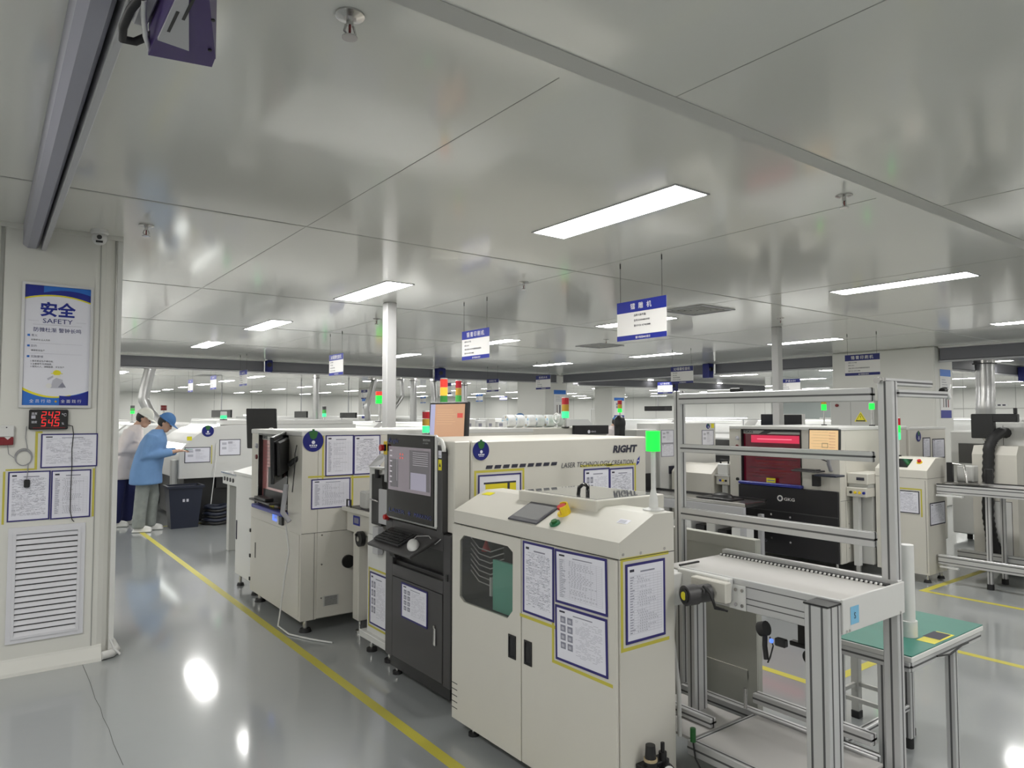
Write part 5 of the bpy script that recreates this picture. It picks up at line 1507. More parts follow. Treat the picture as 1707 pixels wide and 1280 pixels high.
t = thing('cable_unit', 'dark unit with a grey arm on the long conveyor', 'unit', (7.7, 2.85, 0.96))
g = G(); g.box(7.60, 2.70, 0.957, 7.9, 3.02, 0.97, 'steel'); g.box(7.62, 2.95, 0.97, 7.66, 3.0, 1.16, 'black'); g.box(7.72, 2.80, 0.97, 7.85, 2.95, 1.13, 'grey_paint', 0.01); g.tube([(7.64, 2.97, 1.15), (7.64, 2.85, 1.14), (7.64, 2.83, 0.97)], 0.012, 'steel', 6); g.build('frame', t)
g = G(); g.cyl((7.7, 2.66, 0.97), (7.7, 2.66, 1.11), 0.035, 'black', 12); g.build('motor', t)

t = thing('white_chamber', 'tall white test chamber at the picture edge with a black hose', 'machine', (9.2, 2.0, 0))
g = G(); g.box(8.6, 0.2, 0.06, 10.0, 2.93, 1.55, 'white_paint', 0.01); pw = PX(8.6, 2.93)
for u_ in (0.10, 1.5):
    g.rect(pw, u_, 0.1, u_ + .004, 1.52, 'gap')
g.rect(pw, 0.1, 1.07, 2.7, 1.073, 'gap'); g.rect(pw, 0.14, 1.46, 0.20, 1.49, 'grey_paint')
g.text(pw, 'A', 0.16, 0.60, 0.05, 'ink', 0.002); g.rect(pw, 0.18, 0.46, 0.22, 0.60, 'ink_grey', 0.002); g.build('body', t)
g = G(); g.prism([(8.3, 0.1), (8.3, 1.22), (8.36, 1.31), (8.6, 1.31), (8.6, 0.1)], 1, 2.62, 3.02, 'beige'); g.rect(PX(8.3, 3.02), 0.1, 0.2, 0.35, 0.75, 'gap', 0.001); g.rect(PX(8.3, 3.02), 0.105, 0.205, 0.345, 0.745, 'white_paint', 0.002); g.build('front_cabinet', t)
g = G(); pth = [(8.58, 2.80, 1.44), (8.45, 2.80, 1.45), (8.34, 2.83, 1.40), (8.27, 2.85, 1.30), (8.25, 2.86, 1.0), (8.25, 2.87, 0.6), (8.25, 2.84, 0.35), (8.27, 2.76, 0.15), (8.28, 2.66, 0.05)]
pts = []
for i in range(len(pth) - 1):
    for k in range(9):
        pts.append(V(pth[i]).lerp(V(pth[i + 1]), k / 9))
g.tube(pts, [0.048 if k % 2 else 0.056 for k in range(len(pts))], 'rubber', 10); g.build('hose', t)
t = thing('large_monitor', 'black monitor seen from behind over the white test chamber', 'monitor', (8.4, 2.85, 1.4))
g = G(); g.box(8.35, 2.83, 1.385, 8.42, 3.04, 1.64, 'black', 0.008); g.box(8.35, 2.62, 1.555, 8.42, 2.84, 1.64, 'black', 0.008); g.build('case', t)
g = G(); g.box(8.37, 2.63, 1.64, 8.40, 2.66, 1.70, 'black', 0.004); g.build('webcam', t)
g = G(); g.tube([(8.4, 2.95, 1.40), (8.45, 2.92, 1.34), (8.5, 2.9, 1.31)], 0.015, 'steel', 8); g.build('arm', t)

# ------------------------------------------------------------------ background machines
def mounter(x, y, w, label, d=1.5, h=1.45, m='white_paint', strip=True, window=True, tw=None, cat='machine', low=0.62, group='placement machines in the rows behind'):
    """rounded placement machine: front at x looking to -X, y..y+w; feeders below"""
    t = thing('placement_machine', label, cat, (x + d / 2, y + w / 2, 0), group)
    prof = [(x + .05, low), (x + .05, 1.06), (x + .12, 1.16)] + [(x + .12 + .35 * math.sin(k * math.pi / 12), h - .29 * (1 - math.sin(k * math.pi / 12))) for k in range(7)] + [(x + d - .3, h), (x + d - .05, h - .2), (x + d - .05, low)]
    g = G(); g.prism(prof, 1, y, y + w, m); g.rect(PY(0, y), x + .05, 1.06, x + d - .05, 1.063, 'gap', 0.001); g.build('hood', t)
    g = G(); g.box(x + .12, y + .04, 0.06, x + d - .12, y + w - .04, low, 'charcoal_dark', 0.01); g.build('base', t)
    if window:
        q = Pl((x + .05, y + w, 0), (0, -1, 0), (0, 0, 1)); g = G(); g.slab(q, .15, .74, w - .15, 1.02, -.01, 0.004, 'window_dark'); g.build('window', t)
    if strip:
        g = G(); g.box(x + .32, y + .1, h + .0, x + .35, y + w - .1, h + .012, 'strip_light'); lab(g.build('light_bar', t), 'glowing white light bar')
    g = G()
    for k in range(int(w / .09)):
        g.box(x - .06, y + .06 + k * .09, 0.66, x + .05, y + .11 + k * .09, 0.78, 'grey_paint')
    if g.v:
        g.build('feeder_bank', t)
    for a in (x + .2, x + d - .2):
        for b in (y + .15, y + w - .15):
            g = G(); g.cyl((a, b, 0), (a, b, 0.07), 0.03, 'rubber', 8); g.build('foot', t)
    return t


def oven(x, y, w, d, h, label, m='white_paint', band='window_dark'):
    t = thing('reflow_oven', label, 'machine', (x + d / 2, y + w / 2, 0), 'long box shaped machines in the rows behind')
    g = G(); g.box(x, y, 0.08, x + d, y + w, h, m, 0.015); g.build('body', t)
    g = G(); q = PX(x, y + w); g.slab(q, .1, h - .42, w - .1, h - .16, 0, 0.006, band)
    q2 = PY(x, y)
    g.slab(q2, .1, h - .42, d - .1, h - .16, 0, 0.004, 'grey_paint'); g.build('window_band', t)
    for a in (x + .15, x + d - .15):
        for b in (y + .15, y + w - .15):
            g = G(); g.cyl((a, b, 0), (a, b, 0.09), 0.035, 'rubber', 8); g.build('foot', t)
    return t


# line one beyond the pink-window printer
t = thing('low_buffer_cabinet', 'low white cabinet just past the pink-window printer', 'machine', (2.2, 6.8, 0))
g = G(); g.box(1.96, 6.46, 0.11, 2.7, 7.06, 1.06, 'white_paint', 0.008); g.prism([(1.94, 1.06), (1.94, 1.085), (2.2, 1.15), (2.7, 1.15), (2.7, 1.06)], 1, 6.44, 7.08, 'white_paint'); g.slab(PX(1.96, 7.06), 0.03, 0.44, 0.06, 0.62, 0, 0.004, 'ink_dark'); g.build('body', t)
feet(t, ((2.0, 7.0), (2.0, 6.55), (2.6, 7.0), (2.6, 6.55)), 0.11)
t = thing('work_conveyor', 'grey legged conveyor table with control buttons before the placement machine', 'conveyor', (2.7, 8.2, 0))
g = G(); g.box(2.34, 7.5, 0.80, 3.1, 9.0, 0.93, 'white_paint', 0.006); g.box(2.32, 7.48, 0.93, 3.1, 9.02, 0.945, 'steel', 0.003)
for k in range(4):
    g.pcyl(PX(2.34, 9.0), 0.1 + k * .12, 0.865, 0.025, 0, 0.01, 'charcoal', 10)
g.build('body', t)
for x, y in ((2.38, 7.6), (2.38, 8.9), (3.0, 7.6), (3.0, 8.9)):
    g = G(); g.box(x, y - .05, 0.0, x + .08, y + .05, 0.80, 'grey_paint', 0.004); g.build('leg', t)
t = thing('desktop_monitor', 'black monitor seen from behind, turned away on the conveyor table', 'monitor', (2.5, 7.9, 1.3))
op = Pl((2.45, 7.9, 1.48), (0.75, -0.66, 0), (-0.03, 0.04, 1))
g = G(); g.slab(op, -0.16, -0.22, 0.18, 0.22, -0.02, 0.02, 'gloss_black', 0.008); g.build('case', t)
g = G(); g.pcyl(op, 0.13, -0.02, 0.03, 0.02, 0.05, 'plastic_white', 14); g.build('hub', t)
g = G(); g.cyl((2.45, 7.9, 0.945), (2.45, 7.9, 1.27), 0.012, 'black', 8); g.box(2.38, 7.8, 0.945, 2.52, 8.0, 0.955, 'black'); g.tube([(2.5, 7.85, 1.27), (2.53, 7.75, 1.1), (2.55, 7.7, 0.96)], 0.005, 'black', 6); g.build('stand', t)
t = thing('keyboard', 'black keyboard on the conveyor table under the turned monitor', 'keyboard', (2.45, 8.3, 0.95))
g = G(); g.box(2.35, 8.1, 0.947, 2.50, 8.55, 0.972, 'black', 0.004); g.build('case', t)
g = G(); g.box(2.365, 8.12, 0.972, 2.49, 8.53, 0.976, 'charcoal'); g.build('keys', t)
t = thing('equipment_pile', 'jumble of tools and trays beside the keyboard on the conveyor table', 'tools', (2.7, 7.7, 0.95))
g = G(); g.box(2.55, 7.55, 0.947, 2.95, 8.5, 0.99, 'charcoal', 0.01); g.build('tray', t)
g = G(); g.box(2.62, 7.62, 0.99, 2.75, 7.78, 1.05, 'steel', 0.006); g.build('fixture', t)

# the placement machine behind the bin, its curved end turned to the viewer
t = thing('placement_machine', 'white placement machine with a curved end behind the dark bin', 'machine', (3.7, 12.5, 0))
prof = [(2.36, 0.67), (2.36, 1.07), (2.42, 1.15), (2.50, 1.24), (2.62, 1.34), (2.76, 1.42), (2.92, 1.46), (3.1, 1.475), (5.2, 1.475), (5.2, 0.67)]
g = G(); g.prism(prof, 1, 11.5, 13.4, 'white_paint'); g.build('hood', t)
g = G(); g.box(2.45, 11.6, 0.03, 5.1, 13.4, 0.67, 'black', 0.01); g.box(2.9, 11.52, 0.5, 5.1, 11.6, 0.95, 'black'); g.build('base', t)
g = G(); g.box(2.28, 11.6, 0.3, 2.36, 11.75, 0.95, 'grey_paint', 0.005); g.build('side_post', t)
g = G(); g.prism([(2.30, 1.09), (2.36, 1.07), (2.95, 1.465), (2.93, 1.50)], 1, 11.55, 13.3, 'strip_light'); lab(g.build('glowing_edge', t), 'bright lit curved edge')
g = G(); g.box(2.9, 11.6, 1.475, 5.2, 13.3, 1.55, 'white_paint', 0.01); g.build('top_cover', t)
q = PY(0, 11.5)
sticker('round navy sign on the curved white placement machine', q, 2.758, 1.385, 0.088, hook=False)
paper('notice with bold rows on the curved white placement machine', q, 2.43, 0.905, 2.80, 1.14, 'blocks', border=0.01, frame='ink_dark', tape='r')
paper('notice partly behind the turned monitor on the placement machine', q, 2.93, 1.0, 3.25, 1.25, 'blocks', border=0.01, frame='ink_dark')
t = thing('warning_label', 'small yellow label on the curved white placement machine', 'label', (2.48, 11.49, 1.28))
g = G(); g.slab(q, 2.46, 1.245, 2.53, 1.305, 0.001, 0.003, 'yellow_label'); g.build('sheet', t)

for k, (y, l) in enumerate(((14.2, 'second placement machine on the near line, behind the curved one'), (16.6, 'third placement machine on the near line'), (19.0, 'fourth placement machine on the near line'), (21.4, 'fifth placement machine on the near line'))):
    mounter(1.9, y, 2.1, l, 2.6)
oven(2.0, 24.0, 6.0, 1.5, 1.5, 'long white oven at the far end of the near line')
t = thing('component_rack', 'dark rack with feeder parts half hidden by the pillar', 'rack', (1.2, 12.6, 0))
g = G(); g.box(0.95, 12.2, 0.28, 1.7, 13.4, 0.36, 'charcoal', 0.01); g.box(0.95, 12.2, 0.92, 1.7, 13.4, 0.96, 'plastic_white', 0.01); g.box(1.3, 12.9, 0.36, 1.66, 13.3, 1.35, 'black', 0.01)
g.tube([(1.0, 12.25, 0.4), (1.35, 12.25, 0.9)], 0.02, 'steel', 6); g.build('frame', t)
for k in range(6):
    g = G(); g.box(1.05 + k * .1, 12.3, 0.96 + .0, 1.11 + k * .1, 12.9, 1.05 + .07 * (k % 3), ('black', 'charcoal', 'grey_paint')[k % 3], 0.005); g.build('feeder', t)
for x, y in ((1.0, 12.25), (1.65, 12.25), (1.0, 13.35), (1.65, 13.35)):
    g = G(); g.cyl((x - .015, y, 0.06), (x + .015, y, 0.06), 0.06, 'rubber', 14); g.cyl((x, y, 0.06), (x, y, 0.92), 0.016, 'steel', 8); g.build('caster_leg', t)

# bin, cable reel, by the standing workers
t = thing('waste_bin', 'dark navy plastic bin on the floor beside the worker in blue', 'bin', (2.34, 11.1, 0))
g = G()
def taper(g, x0, y0, x1, y1, z0, z1, e, m):
    vs = [(x0 + e, y0 + e, z0), (x1 - e, y0 + e, z0), (x1 - e, y1 - e, z0), (x0 + e, y1 - e, z0), (x0, y0, z1), (x1, y0, z1), (x1, y1, z1), (x0, y1, z1)]
    g.add(vs, [(0, 3, 2, 1), (0, 1, 5, 4), (1, 2, 6, 5), (2, 3, 7, 6), (3, 0, 4, 7)], m)
taper(g, 2.12, 10.97, 2.58, 11.3, 0.0, 0.60, 0.05, 'bin_navy'); taper(g, 2.135, 10.985, 2.565, 11.285, 0.012, 0.598, 0.05, 'bin_navy'); g.frame(Pl((0, 0, 0.60), (1, 0, 0), (0, 1, 0)), 2.10, 10.95, 2.60, 11.32, 0.03, -0.02, 0.012, 'bin_navy')
for k in range(2):
    g.rect(PY(0, 10.985), 2.31 + k * .05, 0.38, 2.34 + k * .05, 0.42, 'ink_grey', 0.002)
g.build('tub', t)
g = G(); g.box(2.14, 10.99, 0.50, 2.56, 11.28, 0.59, 'bin_bag', 0.03); lab(g.build('bag', t), 'black bag folded over the rim'); 
t = thing('coil_stack', 'stack of dark blue coils lying beside the bin', 'coil', (2.83, 11.15, 0))
g = G()
for k in range(6):
    zz = 0.03 + k * 0.045
    r_ = 0.185 - 0.006 * k + 0.01 * (k % 2)
    g.tube([(2.83 + r_ * math.cos(a * math.pi / 12), 11.2 + r_ * math.sin(a * math.pi / 12), zz + 0.008 * math.sin(a)) for a in range(24)], 0.024, 'bin_navy' if k % 2 else 'black', 8, True)
g.build('coils', t)
g = G(); g.tube([(2.74, 11.17, 0.30), (2.80, 11.28, 0.62), (2.86, 11.40, 0.95), (2.88, 11.46, 1.2)], 0.006, 'plastic_white', 6); lab(g.build('strap', t), 'thin white pole rising from the coils')

# ------------------------------------------------------------------ people
def fuse(g, name, parent, m, voxel=0.014, smooth=6):
    """melt the overlapping shapes of g into one continuous surface"""
    me = bpy.data.meshes.new('raw')
    me.from_pydata(g.v, [], g.f)
    o = bpy.data.objects.new('raw', me)
    COL.objects.link(o)
    r = o.modifiers.new('r', 'REMESH'); r.mode = 'VOXEL'; r.voxel_size = voxel; r.use_smooth_shade = True
    s = o.modifiers.new('s', 'SMOOTH'); s.iterations = smooth; s.factor = 0.5
    dg = bpy.context.evaluated_depsgraph_get()
    me2 = bpy.data.meshes.new_from_object(o.evaluated_get(dg))
    bpy.data.objects.remove(o); bpy.data.meshes.remove(me)
    me2.name = name
    me2.materials.clear(); me2.materials.append(MATS[m])
    me2.polygons.foreach_set('use_smooth', [True] * len(me2.polygons))
    me2.polygons.foreach_set('material_index', [0] * len(me2.polygons))
    ob = bpy.data.objects.new(name, me2)
    COL.objects.link(ob)
    ob.parent = parent
    ob['_w'] = (0, 0, 0)
    return ob


def loft(g, rings, m, n=20):
    """rings: (cx, cy, cz, rx, ry)"""
    vs, fs = [], []
    for (cx, cy, cz, rx, ry) in rings:
        vs += [(cx + rx * math.cos(2 * math.pi * k / n), cy + ry * math.sin(2 * math.pi * k / n), cz) for k in range(n)]
    for i in range(len(rings) - 1):
        for k in range(n):
            fs.append((i * n + k, i * n + (k + 1) % n, (i + 1) * n + (k + 1) % n, (i + 1) * n + k))
    fs.append(tuple(range(n - 1, -1, -1)))
    fs.append(tuple(range(len(vs) - n, len(vs))))
    return g.add(vs, fs, m, True)


def worker(label, loc, rotz, H, coat, cap, trousers, shoe, lean=0.10, seated=False, hands=(0.36, 1.10), face_down=0.5, wide=1.0):
    """stands looking to local +X, z up, scaled to height H"""
    t = thing('person', label, 'person', loc, rotz=rotz, local=True)
    k = H / 1.70
    S = lambda x, y, z: (x * k, y * k, z * k)
    hip, sh = 0.90, 1.40
    dz = -0.40 if seated else 0.0
    Lx = lambda z: lean * max(0, (z - 0.9)) / 0.5
    P = lambda x, y, z: S(x + Lx(z), y, z + dz)
    hx, hz = lean * 1.25 + 0.09, 1.545 + dz
    legs = []
    for s in (-1, 1):
        if seated:
            legs.append([S(0, s * .10, 0.50), S(0.40, s * .11, 0.50), S(0.42, s * .11, 0.28), S(0.42, s * .11, 0.07)])
        else:
            fx = 0.05 * s
            legs.append([S(0, s * .095, 0.92), S(0.01 + fx, s * .10, 0.50), S(-0.01 + fx, s * .105, 0.27), S(-0.02 + fx, s * .11, 0.07)])
    arms = []
    for s in (-1, 1):
        arms.append([P(0.0, s * .19, 1.385), P(-0.02, s * .25, 1.08), S(hands[0] - .11, s * .13, hands[1] - 0.02 + dz), S(hands[0], s * .075, hands[1] + dz)])
    # body: one continuous skin surface with head, face and five fingered hands
    g = G()
    loft(g, [P(0, 0, 0.86) + (.11 * k, .15 * k), P(0, 0, 1.05) + (.10 * k, .14 * k), P(0, 0, 1.25) + (.11 * k, .16 * k), P(0, 0, 1.38) + (.085 * k, .15 * k), P(0.01, 0, 1.43) + (.05 * k, .07 * k)], 'skin')
    g.tube([P(0.0, 0, 1.38), P(0.025, 0, 1.45), S(hx - .03, 0, hz - 0.03)], [.058 * k, .054 * k, .05 * k], 'skin', 12)
    hc = V(S(hx, 0, hz))
    fd = V((math.cos(face_down), 0, -math.sin(face_down)))
    hu = V((math.sin(face_down), 0, math.cos(face_down)))
    hp = lambda a, b, c: hc + (fd * a + V((0, 1, 0)) * b + hu * c) * k
    g.sphere((0, 0, 0), 1, 'skin', 18)
    nn = 18 * (max(4, 9) + 1)
    g.v[-nn:] = [tuple(hp(v[0] * .098, v[1] * .076, v[2] * .115 + .02)) for v in g.v[-nn:]]
    g.sphere(hp(0.055, 0, -0.06), .052 * k, 'skin', 12)           # jaw
    g.tube([hp(0.09, 0, 0.02), hp(0.112, 0, -0.012), hp(0.095, 0, -0.03)], [.010 * k, .015 * k, .012 * k], 'skin', 8)   # nose
    g.tube([hp(0.092, -0.02, -0.055), hp(0.098, 0, -0.055), hp(0.092, 0.02, -0.055)], .008 * k, 'skin', 6)            # lips
    for s in (-1, 1):
        g.sphere(hp(-0.005, s * .078, 0.0), .024 * k, 'skin', 8, (.8, .4, 1.2))
    for a in arms:
        g.tube(a, [.05 * k, .042 * k, .032 * k, .026 * k], 'skin', 10)
        s = 1 if a[0][1] > 0 else -1
        w = V(a[3])
        g.sphere(w + V((.04, -s * .008, 0)) * k, .038 * k, 'skin', 10, (1.15, .95, .5))
        for f, (yo, ln) in enumerate(((.026, .062), (.009, .072), (-.009, .068), (-.026, .052))):
            b = w + V((.075, s * yo - s * .008, 0)) * k
            g.tube([b, b + V((ln * .5, -s * .006, -.006)) * k, b + V((ln * .85, -s * .014, -.030)) * k], [.0105 * k, .0095 * k, .008 * k], 'skin', 8)
        b = w + V((.03, -s * .036, .004)) * k
        g.tube([b, b + V((.03, -s * .022, .012)) * k, b + V((.058, -s * .022, .006)) * k], [.012 * k, .011 * k, .009 * k], 'skin', 8)
    for l in legs:
        g.tube(l, [.075 * k, .055 * k, .052 * k, .036 * k], 'skin', 10)
    fuse(g, 'body', t, 'skin', 0.011)
    # clothes
    g = G()
    lo = 0.92 if seated else 0.68
    loft(g, [P(-0.01, 0, lo) + (.185 * k * wide, .265 * k * wide), P(-0.01, 0, lo + .18) + (.175 * k * wide, .255 * k * wide), P(-.01, 0, 1.10) + (.165 * k * wide, .235 * k * wide), P(0, 0, 1.28) + (.15 * k * wide, .225 * k * wide), P(0, 0, 1.38) + (.115 * k * wide, .205 * k * wide), P(0.005, 0, 1.43) + (.085 * k * wide, .13 * k * wide), P(0.02, 0, 1.465) + (.072 * k * wide, .080 * k * wide)], coat)
    for a in arms:
        e = V(a[2]).lerp(V(a[3]), 0.35)
        g.tube([a[0], V(a[0]).lerp(V(a[1]), .5), a[1], V(a[1]).lerp(V(a[2]), .5), tuple(e)], [.088 * k, .080 * k, .076 * k, .068 * k, .060 * k], coat, 12)
    for z in (0.8, 0.95, 1.15):
        g.tube([P(-.17, -.05, z), P(-.185, .05, z + .04), P(-.14, .16, z + .1)], .014 * k, coat, 6)
        g.tube([P(.0, -.23, z + .03), P(.1, -.2, z + .08), P(.15, -.1, z + .05)], .012 * k, coat, 6)
    fuse(g, 'smock', t, coat, 0.016, 4)
    g = G()
    for l in legs:
        a = [V(q) for q in l]
        e = a[3] + V((0, 0, -.01 * k))
        g.tube([a[0], a[1], a[2], e], [.105 * k, .092 * k, .085 * k, .088 * k], trousers, 12)
    loft(g, [S(0, 0, (0.42 if seated else 0.80)) + (.12 * k, .17 * k), S(0, 0, (0.62 if seated else 1.0)) + (.12 * k, .17 * k)], trousers)
    for l in legs:
        for q in (.3, .55, .8):
            a = V(l[2]).lerp(V(l[3]), q)
            g.tube([a + V((-.08, -.03, 0)) * k, a + V((-.09, .03, .02)) * k, a + V((0, .09, .03)) * k], .010 * k, trousers, 6)
    fuse(g, 'trousers', t, trousers, 0.016, 3)
    for l in legs:
        a = V(l[3])
        g = G(); g.sphere((a.x + .055 * k, a.y, 0.045 * k), .055 * k, shoe, 12, (2.3, .85, .95)); g.box(a.x - .08 * k, a.y - .05 * k, 0, a.x + .18 * k, a.y + .05 * k, 0.03 * k, 'shoe_white', 0.01); fuse(g, 'shoe', t, shoe, 0.012, 3)
    g = G(); g.sphere((0, 0, 0), 1, 'hair', 18)
    nn = len(g.v)
    g.v = [tuple(hp(v[0] * .104 - .014, v[1] * .083, v[2] * .118 + .03)) for v in g.v]
    keep = [f for f in g.f if all((V(g.v[i]) - hc).dot(hu) > -.075 * k and not ((V(g.v[i]) - hc).dot(fd) > .03 * k and (V(g.v[i]) - hc).dot(hu) < .07 * k) for i in f)]
    g.m, g.sm, g.f = [0] * len(keep), [True] * len(keep), keep
    g.build('hair', t, origin=(0, 0, 0))
    g = G(); g.sphere((0, 0, 0), 1, cap, 20, (1, 1, 1), 0.05, 1.0)
    g.v = [tuple(hp(v[0] * .118 - .008, v[1] * .097, v[2] * .125 + .05)) for v in g.v]
    n0 = 20
    rim = [V(v) for v in g.v[:n0]]
    g.tube(rim, .010 * k, cap, 6, True)
    vs = [hp(.06 + .06 * math.cos(a) + .0, .085 * math.sin(a), .055) for a in [math.pi * (q / 10 - .5) for q in range(11)]] + [hp(.06 + .125 * math.cos(a), .09 * math.sin(a), .045) for a in [math.pi * (q / 10 - .5) for q in range(11)]]
    vb = [v - hu * .006 * k for v in vs]
    g.add(vs + vb, [(i, i + 1, 12 + i, 11 + i) for i in range(10)] + [(22 + i, 33 + i, 34 + i, 23 + i) for i in range(10)] + [(11 + i, 12 + i, 34 + i, 33 + i) for i in range(10)], cap)
    g.build('cap', t, origin=(0, 0, 0))
    g = G()
    for s in (-1, 1):
        g.sphere(hp(.088, s * .032, .018), .009 * k, 'ink_dark', 8)
    g.build('eyes', t, origin=(0, 0, 0))
    return t


worker('person in blue smock and blue cap, grey jeans, holding something before a machine', (1.85, 11.06, 0), math.radians(-22), 1.66, 'smock_blue', 'cap_blue', 'jeans_grey', 'shoe_white', lean=0.11, hands=(0.42, 1.15), face_down=0.65, wide=1.16)
worker('person in white coat, white cap and navy trousers behind the one in blue', (1.66, 11.80, 0), math.radians(-22), 1.73, 'coat_white', 'cap_white', 'trousers_navy', 'shoe_white', lean=0.13, hands=(0.36, 1.14), face_down=0.55)
worker('person in white with a grey cap beyond the black topped machine', (12.0, 12.2, 0), math.radians(-50), 1.60, 'coat_white', 'cap_blue', 'trousers_navy', 'shoe_black', lean=0.12, hands=(0.34, 1.12), face_down=0.5)
worker('person in dark blue with a blue cap bending behind the white rolls', (8.2, 11.3, 0), math.radians(-30), 1.66, 'trousers_navy', 'cap_blue', 'trousers_navy', 'shoe_black', lean=0.22, hands=(0.38, 1.10), face_down=0.6)
t = thing('handheld_board', 'small circuit board held by the person in blue', 'board', (2.3, 10.85, 1.13))
g = G(); g.box(2.28, 10.83, 1.135, 2.40, 10.93, 1.141, 'teal', 0.001); g.build('board', t)

# ------------------------------------------------------------------ second line, further back
t = thing('test_machine', 'bluish white tall machine with notices behind the left upright', 'machine', (7.4, 6.2, 0))
g = G(); g.box(6.84, 6.0, 0.1, 7.97, 6.4, 1.53, 'white_paint', 0.01); g.box(6.46, 6.05, 0.1, 6.84, 6.25, 1.45, 'grey_paint', 0.01); g.rect(PY(0, 6.0), 7.10, 0.1, 7.104, 0.95, 'gap'); g.slab(PY(0, 6.0), 7.0, 0.88, 7.12, 0.98, 0, 0.01, 'ink_dark'); g.slab(PY(0, 6.05), 6.5, 0.35, 6.8, 0.9, 0, 0.01, 'black'); g.build('body', t)
feet(t, ((6.95, 6.08), (6.95, 6.32), (7.85, 6.08), (7.85, 6.32)))
q = PY(0, 6.0)
paper('upper grey edged notice on the bluish white machine beside the green lamp', q, 6.86, 1.27, 7.10, 1.44, 'blocks', border=0.008, frame='ink')
paper('lower grey edged notice on the bluish white machine beside the green lamp', q, 6.86, 1.10, 7.10, 1.265, 'lines', border=0.008, frame='ink')
paper('square notice on the bluish white machine, inside the upright frame', q, 7.67, 1.22, 7.92, 1.43, 'blocks', border=0.010, frame='ink')
sticker('small navy sign above the square notice inside the upright frame', q, 7.80, 1.48, 0.035, hook=False)
t = thing('warning_label', 'yellow label above the square notice inside the upright frame', 'label', (7.9, 5.99, 1.47))
g = G(); g.slab(q, 7.87, 1.455, 7.93, 1.515, 0.001, 0.003, 'yellow_label'); g.build('sheet', t)
t = thing('low_cream_cabinet', 'low cream cabinet with a slanted end inside the upright frame', 'machine', (7.0, 5.5, 0))
g = G(); g.prism([(5.18, 0.1), (5.18, 0.93), (5.23, 1.0), (5.9, 1.0), (5.9, 0.1)], 0, 7.35, 8.2, 'beige'); g.prism([(7.0, 0.1), (7.0, 0.92), (7.12, 1.02), (7.35, 1.02), (7.35, 0.1)], 1, 5.34, 5.95, 'beige'); g.build('body', t)
feet(t, ((7.1, 5.4), (7.1, 5.9), (8.1, 5.3), (8.1, 5.8)))
t = thing('small_conveyor_unit', 'small cream conveyor unit with buttons beside the low cream cabinet', 'conveyor', (7.2, 5.22, 0))
g = G(); g.box(7.05, 5.13, 0.80, 7.34, 5.31, 0.90, 'beige', 0.004); g.box(7.04, 5.125, 0.90, 7.34, 5.32, 0.915, 'white_paint'); g.build('body', t)
g = G()
for k_, m_ in enumerate(('sign_blue', 'yellow', 'black')):
    g.pcyl(PX(7.05, 5.31), 0.06 + k_ * .04, 0.85, 0.013, 0, 0.01, m_, 10)
g.build('buttons', t)
g = G(); g.box(7.08, 5.17, 0, 7.16, 5.25, 0.80, 'grey_paint', 0.004); g.build('leg', t)
g = G(); g.box(7.06, 5.15, 0.915, 7.3, 5.30, 1.05, 'plastic_white', 0.01); g.tube([(7.1, 5.17, 1.05), (7.1, 5.17, 1.09), (7.1, 5.28, 1.09), (7.1, 5.28, 1.05)], 0.012, 'black', 8); g.build('cover', t)
t = thing('side_bench', 'low aluminium bench with a dark top rail inside the upright frame', 'bench', (6.5, 5.0, 0))
g = G(); g.box(6.38, 4.45, 0.66, 6.78, 5.98, 0.70, 'steel', 0.004); g.box(6.74, 4.45, 0.70, 6.78, 5.98, 0.72, 'black'); g.box(6.36, 4.45, 0.56, 6.40, 5.98, 0.66, 'rail_grey', 0.004); g.build('top', t)
for x, y in ((6.42, 4.5), (6.42, 5.9), (6.74, 4.5), (6.74, 5.9)):
    g = G(); g.box(x - .025, y - .025, 0, x + .025, y + .025, 0.56, 'rail_grey', 0.003); g.build('leg', t)
g = G(); g.box(6.42, 4.5, 0.18, 6.76, 5.95, 0.2, 'plastic_white'); g.build('shelf', t)
t = thing('cable_bundle', 'black bundle lying on the low bench inside the upright frame', 'bundle', (6.55, 4.85, 0.70))
g = G(); g.sphere((6.55, 4.85, 0.735), 0.07, 'black', 14, (1.1, 1.9, .55)); g.box(6.45, 4.66, 0.701, 6.70, 5.15, 0.715, 'charcoal', 0.004); fuse(g, 'bag', t, 'black', 0.012, 2).location = (-6.55, -4.85, -0.70)
for k_, (y, m_, h_) in enumerate(((4.62, 'plastic_white', .22), (4.80, 'black', .18), (4.95, 'grey_paint', .25), (5.1, 'black', .2), (5.28, 'plastic_white', .28), (5.5, 'grey_paint', .22))):
    t = thing('storage_box', 'box %s from the printer on the shelf under the low bench' % ORD[k_], 'box', (6.55, y, 0.2), 'boxes under the low bench')
    g = G(); g.box(6.46, y - .06, 0.201, 6.70, y + .06, 0.2 + h_, m_, 0.008); g.build('case', t)
    g = G(); g.slab(PX(6.46, y + .06), 0.02, 0.05, 0.10, 0.09 + .1, 0.2, 0.203, 'paper') if False else g.box(6.455, y - .03, 0.26, 6.46, y + .03, 0.31, 'paper'); g.build('tag', t)

